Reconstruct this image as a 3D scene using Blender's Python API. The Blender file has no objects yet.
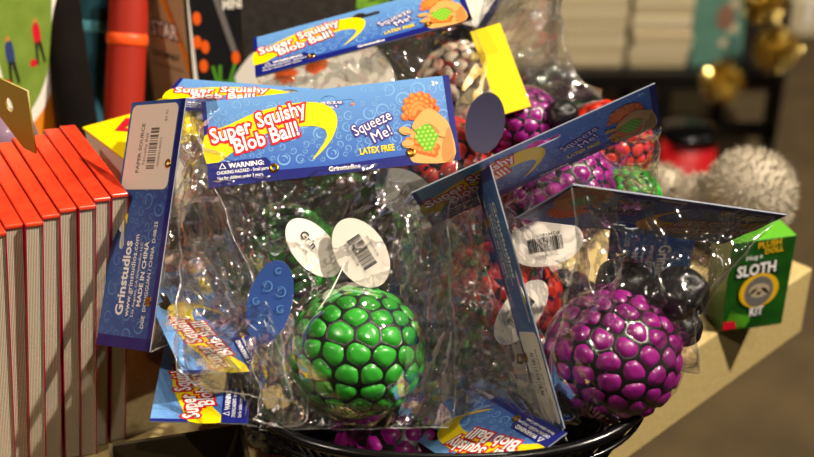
import bpy, bmesh, math, random
import numpy as np
from mathutils import Vector, Matrix

scene = bpy.context.scene
COL = scene.collection

# ------------------------------------------------------------------ camera, world, lights, exposure
F, CX, CY = 1252.0, 407.0, 228.5          # focal length and centre in photo pixels (814 x 457)
PITCH = math.radians(29)
CAM = np.array([0.0, 0.0, 1.20])
TABLE_Z = 0.78
RT = np.array([1.0, 0.0, 0.0])
FW = np.array([0.0, math.cos(PITCH), -math.sin(PITCH)])
UP = np.array([0.0, math.sin(PITCH), math.cos(PITCH)])

cam_data = bpy.data.cameras.new('camera')
cam = bpy.data.objects.new('camera', cam_data)
COL.objects.link(cam)
cam.matrix_world = Matrix(((RT[0], UP[0], -FW[0], CAM[0]), (RT[1], UP[1], -FW[1], CAM[1]),
                           (RT[2], UP[2], -FW[2], CAM[2]), (0, 0, 0, 1)))
cam_data.sensor_width = 36
cam_data.lens = F / 814 * 36
cam_data.clip_start = 0.01
cam_data.dof.use_dof = True
cam_data.dof.focus_distance = 0.59
cam_data.dof.aperture_fstop = 7.5
scene.camera = cam

world = bpy.data.worlds.new('shop_ambient')
scene.world = world
world.use_nodes = True
world.node_tree.nodes['Background'].inputs[0].default_value = (1.0, 0.80, 0.55, 1)
world.node_tree.nodes['Background'].inputs[1].default_value = 0.028


def spot_lamp(name, loc, target, watts, radius=0.024, angle=50, color=(1, 0.87, 0.70), blend=0.6):
    d = bpy.data.lights.new(name, 'SPOT')
    d.energy = watts
    d.shadow_soft_size = radius
    d.spot_size = math.radians(angle)
    d.spot_blend = blend
    d.color = color
    o = bpy.data.objects.new(name, d)
    COL.objects.link(o)
    o.location = loc
    o.rotation_euler = (Vector(target) - Vector(loc)).to_track_quat('-Z', 'Y').to_euler()
    return o


# key and fill follow the highlights; the other spots are added
spot_lamp('ceiling_spot_key', (1.15, 0.45, 2.25), (0.0, 0.55, 0.9), 150)
spot_lamp('ceiling_spot_fill', (-0.85, -0.1, 2.3), (0.0, 0.55, 0.9), 27)
spot_lamp('added_spot_front', (0.55, -0.35, 2.35), (0.05, 0.55, 0.9), 16)  # added small spot, gives more glints on the film
spot_lamp('added_spot_back', (0.25, 1.35, 2.45), (0.1, 0.6, 0.9), 22)  # added from behind, again for film glints
spot_lamp('added_spot_rack', (0.7, 1.2, 2.5), (0.55, 2.4, 0.4), 205, radius=0.05, angle=75)  # added light to brighten the rack stock, source unseen
spot_lamp('added_spot_aisle', (1.9, 2.2, 2.5), (1.2, 2.9, 0.0), 42, radius=0.05, angle=95)  # added light to lift the floor brightness, source unseen

scene.view_settings.view_transform = 'Standard'
scene.view_settings.look = 'None'
scene.view_settings.exposure = 0.72
scene.view_settings.gamma = 1.0
scene.view_settings.use_curve_mapping = False
cy = scene.cycles
cy.max_bounces = 10
cy.transparent_max_bounces = 40
cy.caustics_reflective = False
cy.caustics_refractive = False
cy.use_denoising = True
cy.sample_clamp_indirect = 6.0


# ------------------------------------------------------------------ helpers
def P(px, py, d):
    return CAM + d * (FW + (px - CX) / F * RT - (py - CY) / F * UP)


def on_plane(px, py, z):
    r = FW + (px - CX) / F * RT - (py - CY) / F * UP
    return CAM + r * ((z - CAM[2]) / r[2])


def lin(h):
    h = h.lstrip('#')
    c = [int(h[i:i + 2], 16) / 255 for i in (0, 2, 4)]
    return tuple((x / 12.92 if x <= 0.04045 else ((x + 0.055) / 1.055) ** 2.4) for x in c)


def mat(name, color, rough=0.5, metal=0.0, spec=0.5, coat=0.0, noise=None, bump=None, emit=None):
    m = bpy.data.materials.new(name)
    m.use_nodes = True
    nt = m.node_tree
    b = nt.nodes['Principled BSDF']
    c = lin(color) if isinstance(color, str) else color
    b.inputs['Base Color'].default_value = (*c, 1)
    b.inputs['Roughness'].default_value = rough
    b.inputs['Metallic'].default_value = metal
    b.inputs['Specular IOR Level'].default_value = spec
    b.inputs['Coat Weight'].default_value = coat
    b.inputs['Coat Roughness'].default_value = 0.12
    if noise or bump:
        tc = nt.nodes.new('ShaderNodeTexCoord')
    if noise:                              # (scale, second colour, detail)
        n = nt.nodes.new('ShaderNodeTexNoise')
        n.inputs['Scale'].default_value = noise[0]
        n.inputs['Detail'].default_value = 6
        nt.links.new(tc.outputs['Object'], n.inputs['Vector'])
        r = nt.nodes.new('ShaderNodeValToRGB')
        r.color_ramp.elements[0].position = 0.35
        r.color_ramp.elements[1].position = 0.65
        r.color_ramp.elements[0].color = (*c, 1)
        r.color_ramp.elements[1].color = (*lin(noise[1]), 1)
        nt.links.new(n.outputs['Fac'], r.inputs['Fac'])
        nt.links.new(r.outputs['Color'], b.inputs['Base Color'])
    if bump:                               # (scale, strength, distance)
        n2 = nt.nodes.new('ShaderNodeTexNoise')
        n2.inputs['Scale'].default_value = bump[0]
        n2.inputs['Detail'].default_value = 4
        nt.links.new(tc.outputs['Object'], n2.inputs['Vector'])
        bp = nt.nodes.new('ShaderNodeBump')
        bp.inputs['Strength'].default_value = bump[1]
        bp.inputs['Distance'].default_value = bump[2]
        nt.links.new(n2.outputs['Fac'], bp.inputs['Height'])
        nt.links.new(bp.outputs['Normal'], b.inputs['Normal'])
    return m


def gradient_mat(name, c0, c1, axis, a, b_, rough=0.35, coat=0.3, noise_bump=True):
    """print that runs from colour c0 to c1 along an object axis"""
    m = mat(name, c0, rough, coat=coat)
    nt = m.node_tree
    tc = nt.nodes.new('ShaderNodeTexCoord')
    sp = nt.nodes.new('ShaderNodeSeparateXYZ')
    mr = nt.nodes.new('ShaderNodeMapRange')
    mr.inputs['From Min'].default_value = a
    mr.inputs['From Max'].default_value = b_
    mx = nt.nodes.new('ShaderNodeMix')
    mx.data_type = 'RGBA'
    mx.inputs['A'].default_value = (*lin(c0), 1)
    mx.inputs['B'].default_value = (*lin(c1), 1)
    nt.links.new(tc.outputs['Object'], sp.inputs[0])
    nt.links.new(sp.outputs[axis], mr.inputs['Value'])
    nt.links.new(mr.outputs[0], mx.inputs['Factor'])
    nt.links.new(mx.outputs['Result'], nt.nodes['Principled BSDF'].inputs['Base Color'])
    return m


def film_mat(name, tint=(1, 1, 1), base=0.05, gain=1.0, rough=0.07, haze=0.0, bump_scale=180, bump=0.35):
    """thin clear plastic film: see-through with Fresnel gloss and a little haze"""
    m = bpy.data.materials.new(name)
    m.use_nodes = True
    nt = m.node_tree
    nt.nodes.remove(nt.nodes['Principled BSDF'])
    out = nt.nodes['Material Output']
    tr = nt.nodes.new('ShaderNodeBsdfTransparent')
    tr.inputs[0].default_value = (*tint, 1)
    gl = nt.nodes.new('ShaderNodeBsdfGlossy')
    gl.inputs['Roughness'].default_value = rough
    gl.inputs['Color'].default_value = (1, 1, 1, 1)
    fr = nt.nodes.new('ShaderNodeFresnel')
    fr.inputs['IOR'].default_value = 1.5
    ma = nt.nodes.new('ShaderNodeMath')
    ma.operation = 'MULTIPLY_ADD'
    ma.use_clamp = True
    ma.inputs[1].default_value = gain
    ma.inputs[2].default_value = base
    mi = nt.nodes.new('ShaderNodeMixShader')
    tc = nt.nodes.new('ShaderNodeTexCoord')
    n = nt.nodes.new('ShaderNodeTexNoise')
    n.inputs['Scale'].default_value = bump_scale
    n.inputs['Detail'].default_value = 3
    nt.links.new(tc.outputs['Object'], n.inputs['Vector'])
    bp = nt.nodes.new('ShaderNodeBump')
    bp.inputs['Strength'].default_value = bump
    bp.inputs['Distance'].default_value = 0.002
    nt.links.new(n.outputs['Fac'], bp.inputs['Height'])
    nt.links.new(bp.outputs['Normal'], gl.inputs['Normal'])
    nt.links.new(fr.outputs[0], ma.inputs[0])
    cap = nt.nodes.new('ShaderNodeMath')
    cap.operation = 'MINIMUM'
    cap.inputs[1].default_value = 0.42
    nt.links.new(ma.outputs[0], cap.inputs[0])
    nt.links.new(cap.outputs[0], mi.inputs[0])
    nt.links.new(tr.outputs[0], mi.inputs[1])
    nt.links.new(gl.outputs[0], mi.inputs[2])
    last = mi
    if haze > 0:
        df = nt.nodes.new('ShaderNodeBsdfDiffuse')
        df.inputs[0].default_value = (0.9, 0.9, 0.88, 1)
        m2 = nt.nodes.new('ShaderNodeMixShader')
        m2.inputs[0].default_value = haze
        nt.links.new(mi.outputs[0], m2.inputs[1])
        nt.links.new(df.outputs[0], m2.inputs[2])
        last = m2
    nt.links.new(last.outputs[0], out.inputs[0])
    return m


def set_smooth(me, on=True):
    me.polygons.foreach_set('use_smooth', [on] * len(me.polygons))


def new_mesh(name, verts, faces, mats=(), idx=None, smooth=False):
    me = bpy.data.meshes.new(name)
    me.from_pydata([tuple(map(float, v)) for v in verts], [], [tuple(int(i) for i in f) for f in faces])
    for m in mats:
        me.materials.append(m)
    if idx is not None:
        me.polygons.foreach_set('material_index', [int(i) for i in idx])
    if smooth:
        set_smooth(me)
    me.update()
    return me


def obj(name, me, parent=None, loc=None, rot=None, m=None):
    o = bpy.data.objects.new(name, me)
    COL.objects.link(o)
    if parent is not None:
        o.parent = parent
    if loc is not None:
        o.location = tuple(map(float, loc))
    if rot is not None:
        o.rotation_euler = rot
    if m is not None:
        if not me.materials:
            me.materials.append(m)
        else:
            o.material_slots[0].link = 'OBJECT'
            o.material_slots[0].material = m
    return o


def tag(o, label=None, cat=None, group=None, kind=None):
    if label:
        o['label'] = label
    if cat:
        o['category'] = cat
    if group:
        o['group'] = group
    if kind:
        o['kind'] = kind
    return o


def thing(name, label, cat, loc=(0, 0, 0), rot=(0, 0, 0), group=None):
    o = bpy.data.objects.new(name, None)
    o.empty_display_size = 0.02
    COL.objects.link(o)
    o.location = tuple(map(float, loc))
    o.rotation_euler = rot
    return tag(o, label, cat, group)


class MB:
    """collects shapes, then becomes one mesh"""
    def __init__(self):
        self.v, self.f, self.i = [], [], []

    def add(self, verts, faces, mi=0):
        n = len(self.v)
        self.v += [tuple(map(float, p)) for p in verts]
        self.f += [tuple(int(k) + n for k in f) for f in faces]
        self.i += [mi] * len(faces)
        return self

    def box(self, lo, hi, mi=0, M=None):
        x0, y0, z0 = lo
        x1, y1, z1 = hi
        vs = [(x0, y0, z0), (x1, y0, z0), (x1, y1, z0), (x0, y1, z0), (x0, y0, z1), (x1, y0, z1), (x1, y1, z1), (x0, y1, z1)]
        if M is not None:
            vs = [tuple(M @ Vector(v)) for v in vs]
        return self.add(vs, [(0, 3, 2, 1), (4, 5, 6, 7), (0, 1, 5, 4), (1, 2, 6, 5), (2, 3, 7, 6), (3, 0, 4, 7)], mi)

    def tube(self, pts, r, n=8, mi=0, closed=False, caps=True):
        pts = [np.array(p, float) for p in pts]
        N = len(pts)
        rr = r if hasattr(r, '__len__') else [r] * N
        vs, fs = [], []
        prev = None
        for k, p in enumerate(pts):
            a = pts[(k - 1) % N] if (closed or k > 0) else p
            b = pts[(k + 1) % N] if (closed or k < N - 1) else p
            t = b - a
            t = t / (np.linalg.norm(t) + 1e-12)
            if prev is None:
                ref = np.array([0, 0, 1.0]) if abs(t[2]) < 0.9 else np.array([1.0, 0, 0])
                u = np.cross(t, ref)
            else:
                u = prev - t * (prev @ t)
            u = u / np.linalg.norm(u)
            prev = u
            w = np.cross(t, u)
            for q in range(n):
                an = 2 * math.pi * q / n
                vs.append(p + rr[k] * (math.cos(an) * u + math.sin(an) * w))
        for k in range(N if closed else N - 1):
            for q in range(n):
                a, b = k * n + q, k * n + (q + 1) % n
                c, d = ((k + 1) % N) * n + (q + 1) % n, ((k + 1) % N) * n + q
                fs.append((a, b, c, d))
        if caps and not closed:
            fs.append(tuple(range(n - 1, -1, -1)))
            fs.append(tuple((N - 1) * n + q for q in range(n)))
        return self.add(vs, fs, mi)

    def lathe(self, prof, n=32, mi=0, M=None, sx=1.0, sy=1.0):
        vs, fs = [], []
        for r, z in prof:
            for q in range(n):
                an = 2 * math.pi * q / n
                v = (r * math.cos(an) * sx, r * math.sin(an) * sy, z)
                vs.append(tuple(M @ Vector(v)) if M is not None else v)
        for k in range(len(prof) - 1):
            for q in range(n):
                fs.append((k * n + q, k * n + (q + 1) % n, (k + 1) * n + (q + 1) % n, (k + 1) * n + q))
        return self.add(vs, fs, mi)

    def poly(self, pts, z=0.0, mi=0, T=None):
        """flat filled polygon (concave allowed) in the local XY plane"""
        from mathutils.geometry import tessellate_polygon
        p3 = [Vector((x, y, 0)) for x, y in pts]
        tris = tessellate_polygon([p3])
        fs = []
        for a, b, c in tris:
            s = (pts[b][0] - pts[a][0]) * (pts[c][1] - pts[a][1]) - (pts[b][1] - pts[a][1]) * (pts[c][0] - pts[a][0])
            fs.append((a, b, c) if s > 0 else (a, c, b))
        vs = [(x, y, z) for x, y in pts]
        if T is not None:
            vs = [T(v) for v in vs]
        return self.add(vs, fs, mi)

    def disc(self, x, y, r, z=0.0, mi=0, n=14, ry=None, rot=0.0):
        ry = ry or r
        pts = []
        for q in range(n):
            an = 2 * math.pi * q / n
            a, b = r * math.cos(an), ry * math.sin(an)
            pts.append((x + a * math.cos(rot) - b * math.sin(rot), y + a * math.sin(rot) + b * math.cos(rot), z))
        return self.add(pts, [tuple(range(n))], mi)

    def text(self, s, x, y, size, z=0.0, mi=0, ang=0.0, bold=0.0, sx=1.0, align='LEFT', shear=0.0):
        v, f = text_geo(s, bold, align, shear)
        if not v:
            return self
        ca, sa = math.cos(ang), math.sin(ang)
        vs = [(x + size * (sx * a * ca - b * sa), y + size * (sx * a * sa + b * ca), z) for a, b in v]
        return self.add(vs, f, mi)

    def mesh(self, name, mats, smooth=False):
        return new_mesh(name, self.v, self.f, mats, self.i, smooth)


_tc = {}


def text_geo(s, bold, align, shear):
    key = (s, bold, align, shear)
    if key not in _tc:
        c = bpy.data.curves.new('lettering', 'FONT')
        c.body = s
        c.size = 1.0
        c.offset = bold
        c.align_x = align
        c.shear = shear
        c.resolution_u = 2
        o = bpy.data.objects.new('lettering', c)
        me = bpy.data.meshes.new_from_object(o)
        vs = [(v.co.x, v.co.y) for v in me.vertices]
        fs = []
        for p in me.polygons:
            ids = list(p.vertices)
            if p.normal.z < 0:
                ids.reverse()
            fs.append(tuple(ids))
        _tc[key] = (vs, fs)
        bpy.data.objects.remove(o)
        bpy.data.curves.remove(c)
        bpy.data.meshes.remove(me)
    return _tc[key]


def smooth_curve(pts, n=8, closed=True):
    """Catmull-Rom through 2-D points"""
    out = []
    N = len(pts)
    for k in range(N if closed else N - 1):
        p0, p1, p2, p3 = [np.array(pts[(k + j) % N] if closed else pts[min(max(k + j, 0), N - 1)], float) for j in (-1, 0, 1, 2)]
        for q in range(n):
            t = q / n
            out.append(tuple(0.5 * (2 * p1 + (p2 - p0) * t + (2 * p0 - 5 * p1 + 4 * p2 - p3) * t * t + (3 * p1 - p0 - 3 * p2 + p3) * t ** 3)))
    if not closed:
        out.append(tuple(map(float, pts[-1])))
    return out


def bevel_box(name, lo, hi, r, mats, seg=2):
    bm = bmesh.new()
    bmesh.ops.create_cube(bm, size=1.0)
    s = [hi[k] - lo[k] for k in range(3)]
    c = [(hi[k] + lo[k]) / 2 for k in range(3)]
    for v in bm.verts:
        v.co = Vector([v.co[k] * s[k] + c[k] for k in range(3)])
    bmesh.ops.bevel(bm, geom=bm.edges[:], offset=r, segments=seg, affect='EDGES', profile=0.5)
    me = bpy.data.meshes.new(name)
    bm.to_mesh(me)
    bm.free()
    for m in mats:
        me.materials.append(m)
    return me


def rod(r):
    a = np.linalg.norm(r)
    if a < 1e-9:
        return np.eye(3)
    k = r / a
    K = np.array([[0, -k[2], k[1]], [k[2], 0, -k[0]], [-k[1], k[0], 0]])
    return np.eye(3) + np.sin(a) * K + (1 - np.cos(a)) * K @ K


CW, CH = 0.12, 0.043                       # header card, metres
CAMW = np.c_[RT, UP, -FW]                  # camera axes in the world


def card_pose(px, tx, ty, d0=0.6, size=(CW, CH)):
    """pose of a card of known size from its four photo corners (x0y0, x1y0, x1y1, x0y1)"""
    px = np.array(px, float)
    w, h = size
    O = np.array([[0, 0, 0], [w, 0, 0], [w, h, 0], [0, h, 0]])
    cen = O.mean(0)

    def un(p, d):
        return np.array([(p[0] - CX) / F * d, -(p[1] - CY) / F * d, -d])
    x = un(px[1], d0) - un(px[0], d0)
    x /= np.linalg.norm(x)
    y = un(px[3], d0) - un(px[0], d0)
    y -= x * (x @ y)
    y /= np.linalg.norm(y)
    R0 = np.c_[x, y, np.cross(x, y)] @ rod(np.array([tx, 0, 0])) @ rod(np.array([0, ty, 0]))
    c = un(px.mean(0), d0)

    def res(p):
        X = (rod(p[:3]) @ R0 @ (O - cen).T).T + c + p[3:]
        d = -X[:, 2]
        return (np.c_[CX + F * X[:, 0] / d, CY - F * X[:, 1] / d] - px).ravel()
    p = np.zeros(6)
    lam = 1e-2
    r = res(p)
    for _ in range(120):
        J = np.array([(res(p + np.eye(6)[k] * 1e-6) - r) / 1e-6 for k in range(6)]).T
        A = J.T @ J
        dp = -np.linalg.solve(A + lam * np.diag(np.diag(A)), J.T @ r)
        r2 = res(p + dp)
        if r2 @ r2 < r @ r:
            p, r, lam = p + dp, r2, lam * 0.5
        else:
            lam *= 3
    R = rod(p[:3]) @ R0
    t = c + p[3:] - R @ cen
    Rw, tw = CAMW @ R, CAM + CAMW @ t
    M = Matrix([[*Rw[0], tw[0]], [*Rw[1], tw[1]], [*Rw[2], tw[2]], [0, 0, 0, 1]])
    return M


def pose_pts(o, x, y):
    """pose from three photo points with depths: origin, along x, along y"""
    o, x, y = np.array(P(*o)), np.array(P(*x)), np.array(P(*y))
    X = (x - o) / np.linalg.norm(x - o)
    Y = (y - o) - X * (X @ (y - o))
    Y /= np.linalg.norm(Y)
    Zx = np.cross(X, Y)
    return Matrix([[X[k], Y[k], Zx[k], o[k]] for k in range(3)] + [[0, 0, 0, 1]])


# ------------------------------------------------------------------ materials
M_floor = mat('dark_carpet', '#43361f', 0.95, noise=(9, '#524327'), bump=(160, 0.6, 0.004))
M_wall = mat('far_wall_paint', '#6b5b45', 0.9)
M_ceil = mat('ceiling_paint', '#8a8070', 0.9)
M_board = mat('pale_laminated_board', '#bba772', 0.6, noise=(300, '#ad9862'), bump=(500, 0.25, 0.0006))
M_metal = mat('black_metal', '#0b0b0c', 0.45, 0.2)
M_wire = mat('black_wire', '#121114', 0.22, 0.4, spec=0.7)
M_red = mat('red_gloss_cover', '#d42318', 0.28, coat=0.5, noise=(60, '#c41d14'))
M_redtop = mat('red_top_edges', '#ee4624', 0.3, coat=0.6, noise=(90, '#e0341c'))
M_white = mat('white_card', '#f2ede4', 0.5)
M_paper = mat('white_paper', '#efe6da', 0.6)
M_black = mat('black_print', '#0d0d0f', 0.5)
M_grey = mat('grey_print', '#6d6a68', 0.55)
M_navy = mat('navy_print', '#141c78', 0.35, coat=0.3)
M_swirl = mat('pale_blue_print', '#7fb2e4', 0.35, coat=0.3)
M_swirlb = mat('mid_blue_print', '#5a8cc4', 0.4, coat=0.2)
M_yellow = mat('yellow_print', '#ffe000', 0.35, coat=0.3)
M_redp = mat('red_print', '#d3152c', 0.35, coat=0.3)
M_whitep = mat('white_print', '#ffffff', 0.35, coat=0.3)
M_orange = mat('orange_print', '#f4641a', 0.4, coat=0.2)
M_orange2 = mat('light_orange_print', '#ff9140', 0.4, coat=0.2)
M_lime = mat('lime_print', '#6fb41e', 0.4, coat=0.2)
M_lime2 = mat('light_lime_print', '#a9dc50', 0.4, coat=0.2)
M_skin = mat('skin_tone_print', '#e0a75e', 0.4, coat=0.2)
M_skin2 = mat('skin_shade_print', '#c08542', 0.4, coat=0.2)
M_purp = mat('purple_print', '#4a2f8e', 0.4, coat=0.2)
M_cardedge = mat('card_edge', '#868d9c', .6)
M_brass = mat('brass', '#c9962e', 0.22, 1.0)
M_front = gradient_mat('blue_card_print', '#2b55b4', '#6a9fdc', 1, 0.0, CH)
M_back = gradient_mat('blue_card_back_print', '#2a4a94', '#3b62ac', 1, 0.0, CH, rough=0.42, coat=0.15)
M_film = film_mat('clear_film', base=0.022, gain=.75, rough=0.045, haze=0.004, bump=.09)
M_film2 = film_mat('clear_film_hazy', base=0.045, gain=.9, rough=0.05, haze=0.012, bump=.09)
M_seam = film_mat('film_seam', base=0.12, gain=1.0, rough=0.12, haze=0.10)
M_net = mat('black_net', '#0c0d0c', 0.35, spec=0.5)
M_knob = mat('black_rubber', '#0e0e10', 0.22, spec=0.6, bump=(90, 0.3, 0.002))

# ------------------------------------------------------------------ the setting
fl = obj('floor', MB().box((-4, -2, -0.05), (5, 6, 0)).mesh('floor', [M_floor]))
tag(fl, 'dark brown carpeted shop floor', None, kind='structure')
wl = obj('wall_back', MB().box((-4, 6, 0), (5, 6.1, 2.9)).mesh('wall_back', [M_wall]))
tag(wl, 'far brown shop wall', None, kind='structure')
cl = obj('ceiling', MB().box((-4, -2, 2.9), (5, 6, 3.0)).mesh('ceiling', [M_ceil]))
tag(cl, 'dim shop ceiling', None, kind='structure')

# display table: thick pale slab on legs, its corner on the right
YAW = math.radians(46)
E1 = np.array([math.sin(YAW), math.cos(YAW), 0])      # along the long edge, right and back
E2 = np.array([-math.cos(YAW), math.sin(YAW), 0])     # across, left and back
corner = on_plane(813, 268, TABLE_Z)
table = thing('display_table', 'thick pale board display table under the basket and books', 'table', (corner[0], corner[1], 0),
              (0, 0, math.atan2(E1[1], E1[0])))
obj('table_top', bevel_box('table_top', (-1.5, 0, TABLE_Z - 0.05), (0, 0.75, TABLE_Z), 0.0015, [M_board]), table)
for lx, ly in ((-1.35, 0.15), (-0.25, 0.15), (-1.35, 0.62), (-0.25, 0.62)):
    obj('leg', bevel_box('table_leg', (lx - 0.025, ly - 0.025, 0), (lx + 0.025, ly + 0.025, TABLE_Z - 0.05), 0.003, [M_metal]), table)

# ------------------------------------------------------------------ blob balls
R_BALL = 0.0315


def ball_arrays(sub, seed, rows=10, per=16):
    bm = bmesh.new()
    bmesh.ops.create_icosphere(bm, subdivisions=sub, radius=1.0)
    V = np.array([v.co[:] for v in bm.verts])
    Fc = np.array([[v.index for v in f.verts] for f in bm.faces])
    bm.free()
    rng = np.random.default_rng(seed)
    cs = []
    for k in range(rows):
        th = math.pi * (k + 0.75) / (rows + 0.5)
        n = max(4, int(round(per * math.sin(th) ** 0.8)))
        for q in range(n):
            ph = 2 * math.pi * (q + 0.5 * (k % 2)) / n + rng.normal(0, 0.035)
            t2 = th + rng.normal(0, 0.025)
            cs.append((math.sin(t2) * math.cos(ph), math.sin(t2) * math.sin(ph), math.cos(t2)))
    cs = np.array(cs)
    dots = np.clip(V @ cs.T, -1, 1)
    top3 = np.sort(np.partition(-dots, 2, axis=1)[:, :3], axis=1)
    a1, a2, a3 = [np.arccos(np.clip(-top3[:, k], -1, 1)) for k in range(3)]
    g2, g3 = a2 - a1, a3 - a1
    gap = 1.45 * g2 * g3 / (g2 + g3 + 1e-6)   # rounds the corners of the meshes
    return V, Fc, gap


def ball_meshes(sub, seed, netw=0.055, skin_name='skin'):
    V, Fc, gap = ball_arrays(sub, seed)
    s = np.clip((gap - 0.01) / 0.16, 0, 1)
    bulge = s * (2 - s)
    r = 0.925 + 0.085 * bulge
    flat = np.where(V[:, 2] < 0, 0.97, 1.0)
    skin = new_mesh(skin_name, V * r[:, None] * R_BALL, Fc, [], smooth=True)
    keep = (gap[Fc] < netw).sum(1) >= 2
    f2 = Fc[keep]
    used, inv = np.unique(f2, return_inverse=True)
    prof = np.sqrt(np.clip(1 - (gap[used] / (netw * 1.25)) ** 2, 0, 1))
    # a rounded cord lying in the grooves
    vr = 0.938 + 0.03 * prof
    net = new_mesh('net', V[used] * vr[:, None] * R_BALL, inv.reshape(-1, 3), [], smooth=True)
    return skin, net


BIG = ball_meshes(6, 3, 0.062)
BIG2 = ball_meshes(6, 8, 0.085)
SMALL = ball_meshes(5, 5, 0.125)


def skin_mat(name, c, rough=0.32):
    return mat(name, c, rough, spec=0.5, coat=0.15)


M_green = skin_mat('green_gel_skin', '#2fa42c')
M_purple = skin_mat('magenta_gel_skin', '#8c1078', 0.35)
M_redskin = skin_mat('red_gel_skin', '#c42a1a')
M_creamskin = skin_mat('cream_lit_film_skin', '#e8d8bf')

_knob = {}


def knob_mesh():
    """ribbed rubber ball where the net is tied off"""
    if 'k' not in _knob:
        prof = []
        for k in range(17):
            a = math.pi * k / 16
            prof.append((max(1e-5, math.sin(a)) * (1 + 0.03 * math.cos(6 * a)), math.cos(a) * 0.94))
        _knob['k'] = MB().lathe(prof, 28).mesh('knob', [M_knob], True)
    return _knob['k']


def ball(label, px, py, d, m, meshes=SMALL, tilt=(0.0, 0.0, 0.0), scale=1.0, squash=1.0, knobs=(), group=None):
    c = P(px, py, d)
    t = thing('blob_ball', label, 'squishy ball', c, tilt, group)
    t.scale = (scale, scale, scale * squash)
    obj('skin', meshes[0], t, m=m)
    obj('net', meshes[1], t, m=M_net)
    Mi = (Matrix.Translation(Vector(c)) @ Matrix.Rotation(0, 4, 'X'))
    from mathutils import Euler
    Mw = Matrix.LocRotScale(Vector(c), Euler(tilt), Vector((scale, scale, scale * squash)))
    for kx, ky, kd, kr in knobs:
        loc = Mw.inverted() @ Vector(P(kx, ky, kd))
        o = obj('knob', knob_mesh(), t, loc)
        o.scale = (kr / scale,) * 3
    return t


BALLS = {}


def add_ball(key, *a, **k):
    BALLS[key] = (P(a[1], a[2], a[3]), R_BALL * k.get('scale', 1.0))
    return ball(*a, **k)


green = add_ball('green', 'shiny green squishy ball in black net standing in clear bag at basket front', 357, 352, 0.575, M_green, BIG,
                 tilt=(-0.35, 0.25, 0.4), squash=0.97)
purple = add_ball('purple', 'magenta squishy ball in black net with two black knobs in front', 613, 356, 0.575, M_purple, BIG2,
                  tilt=(-0.5, 0.45, 0.2), squash=0.97,
                  knobs=((680, 293, 0.572, 0.0135), (624, 283, 0.585, 0.0135), (682, 328, 0.60, 0.010)))
add_ball('green2', 'dark green netted ball half hidden behind blue oval tag', 281, 262, 0.668, M_green, SMALL, tilt=(0.4, 0.2, 0))
add_ball('purple2', 'magenta netted ball with black knob behind the upward tilted blue card', 523, 127, 0.697, M_purple, SMALL,
         tilt=(-0.3, 0.2, 0), scale=0.72, knobs=((562, 116, 0.68, 0.0095), (540, 108, .70, .008)))
add_ball('purple3', 'magenta netted ball below the upward tilted blue card', 557, 192, 0.661, M_purple, SMALL, tilt=(0.8, 0.2, 1), scale=0.98)
add_ball('red', 'red netted ball behind the lower right corner of the front card', 437, 171, 0.688, M_redskin, SMALL, tilt=(0.4, -0.4, 0))
add_ball('red2', 'dull red netted ball with black knob beside white oval tag', 501, 293, 0.647, M_redskin, SMALL, tilt=(0.2, 0.5, 1.2),
         knobs=((490, 236, 0.645, 0.013),))
add_ball('purple4', 'dark magenta netted ball low in the basket under the green ball', 398, 452, 0.617, M_purple, SMALL, tilt=(0.5, 0.1, 0.6))
add_ball('red3', 'small bright red netted ball beneath the raised card end', 607, 146, 0.728, M_redskin, SMALL, tilt=(0.5, 0.1, 0.6), scale=0.85)
add_ball('cream', 'added cream ball for brightly lit film inside hazy clear bag near yellow card', 466, 92, 0.775, M_creamskin, SMALL, tilt=(0.2, 0.1, 0.3))  # pale ball added in place of whitish film lit brightly
add_ball('green3', 'small green netted ball in the bag beneath the raised card end', 628, 200, 0.697, M_green, SMALL, scale=0.6)

M_navyskin = skin_mat('navy_filler_skin', '#1b2a52')
M_blackskin = skin_mat('charcoal_filler_skin', '#2a2428')
M_orangeskin = skin_mat('orange_gel_skin', '#d8701e')
add_ball('navy', 'added navy filler ball darkening the gap between green and edge on card', 429, 366, 0.662, M_navyskin, SMALL, tilt=(.3, .2, 0))  # navy and charcoal balls are added, dark filler for the pile's shade
add_ball('char', 'added charcoal filler ball darkening the gap under the grey oval tag', 386, 273, 0.697, M_blackskin, SMALL, tilt=(.1, .6, 0))
add_ball('char2', 'added charcoal filler ball darkening the gap between the red ball and magenta ball', 555, 324, 0.688, M_blackskin, SMALL, tilt=(.5, .2, .3))
add_ball('navy2', 'added navy filler ball darkening the pile below the white lettered oval tag', 312, 277, 0.741, M_navyskin, SMALL, tilt=(.9, .2, .3))
add_ball('navy3', 'added navy filler ball darkening the gap low behind the left basket rim', 289, 394, 0.64, M_navyskin, SMALL, tilt=(.2, .9, .3))
add_ball('char3', 'added charcoal filler ball darkening the gap low beside the overturned card', 554, 401, 0.636, M_blackskin, SMALL, tilt=(.2, .9, .3))
add_ball('orange', 'orange netted ball behind the red ball under crumpled film', 474, 229, 0.74, M_orangeskin, SMALL, tilt=(.6, .9, .3))
add_ball('char4', 'added charcoal filler ball darkening the gap against the price sticker card film', 230, 222, 0.728, M_blackskin, SMALL, tilt=(.6, .9, .3))

# ------------------------------------------------------------------ header cards (shared meshes)
Z = 0.00032                                # half thickness of the folded card
LAY = 0.00006


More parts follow.
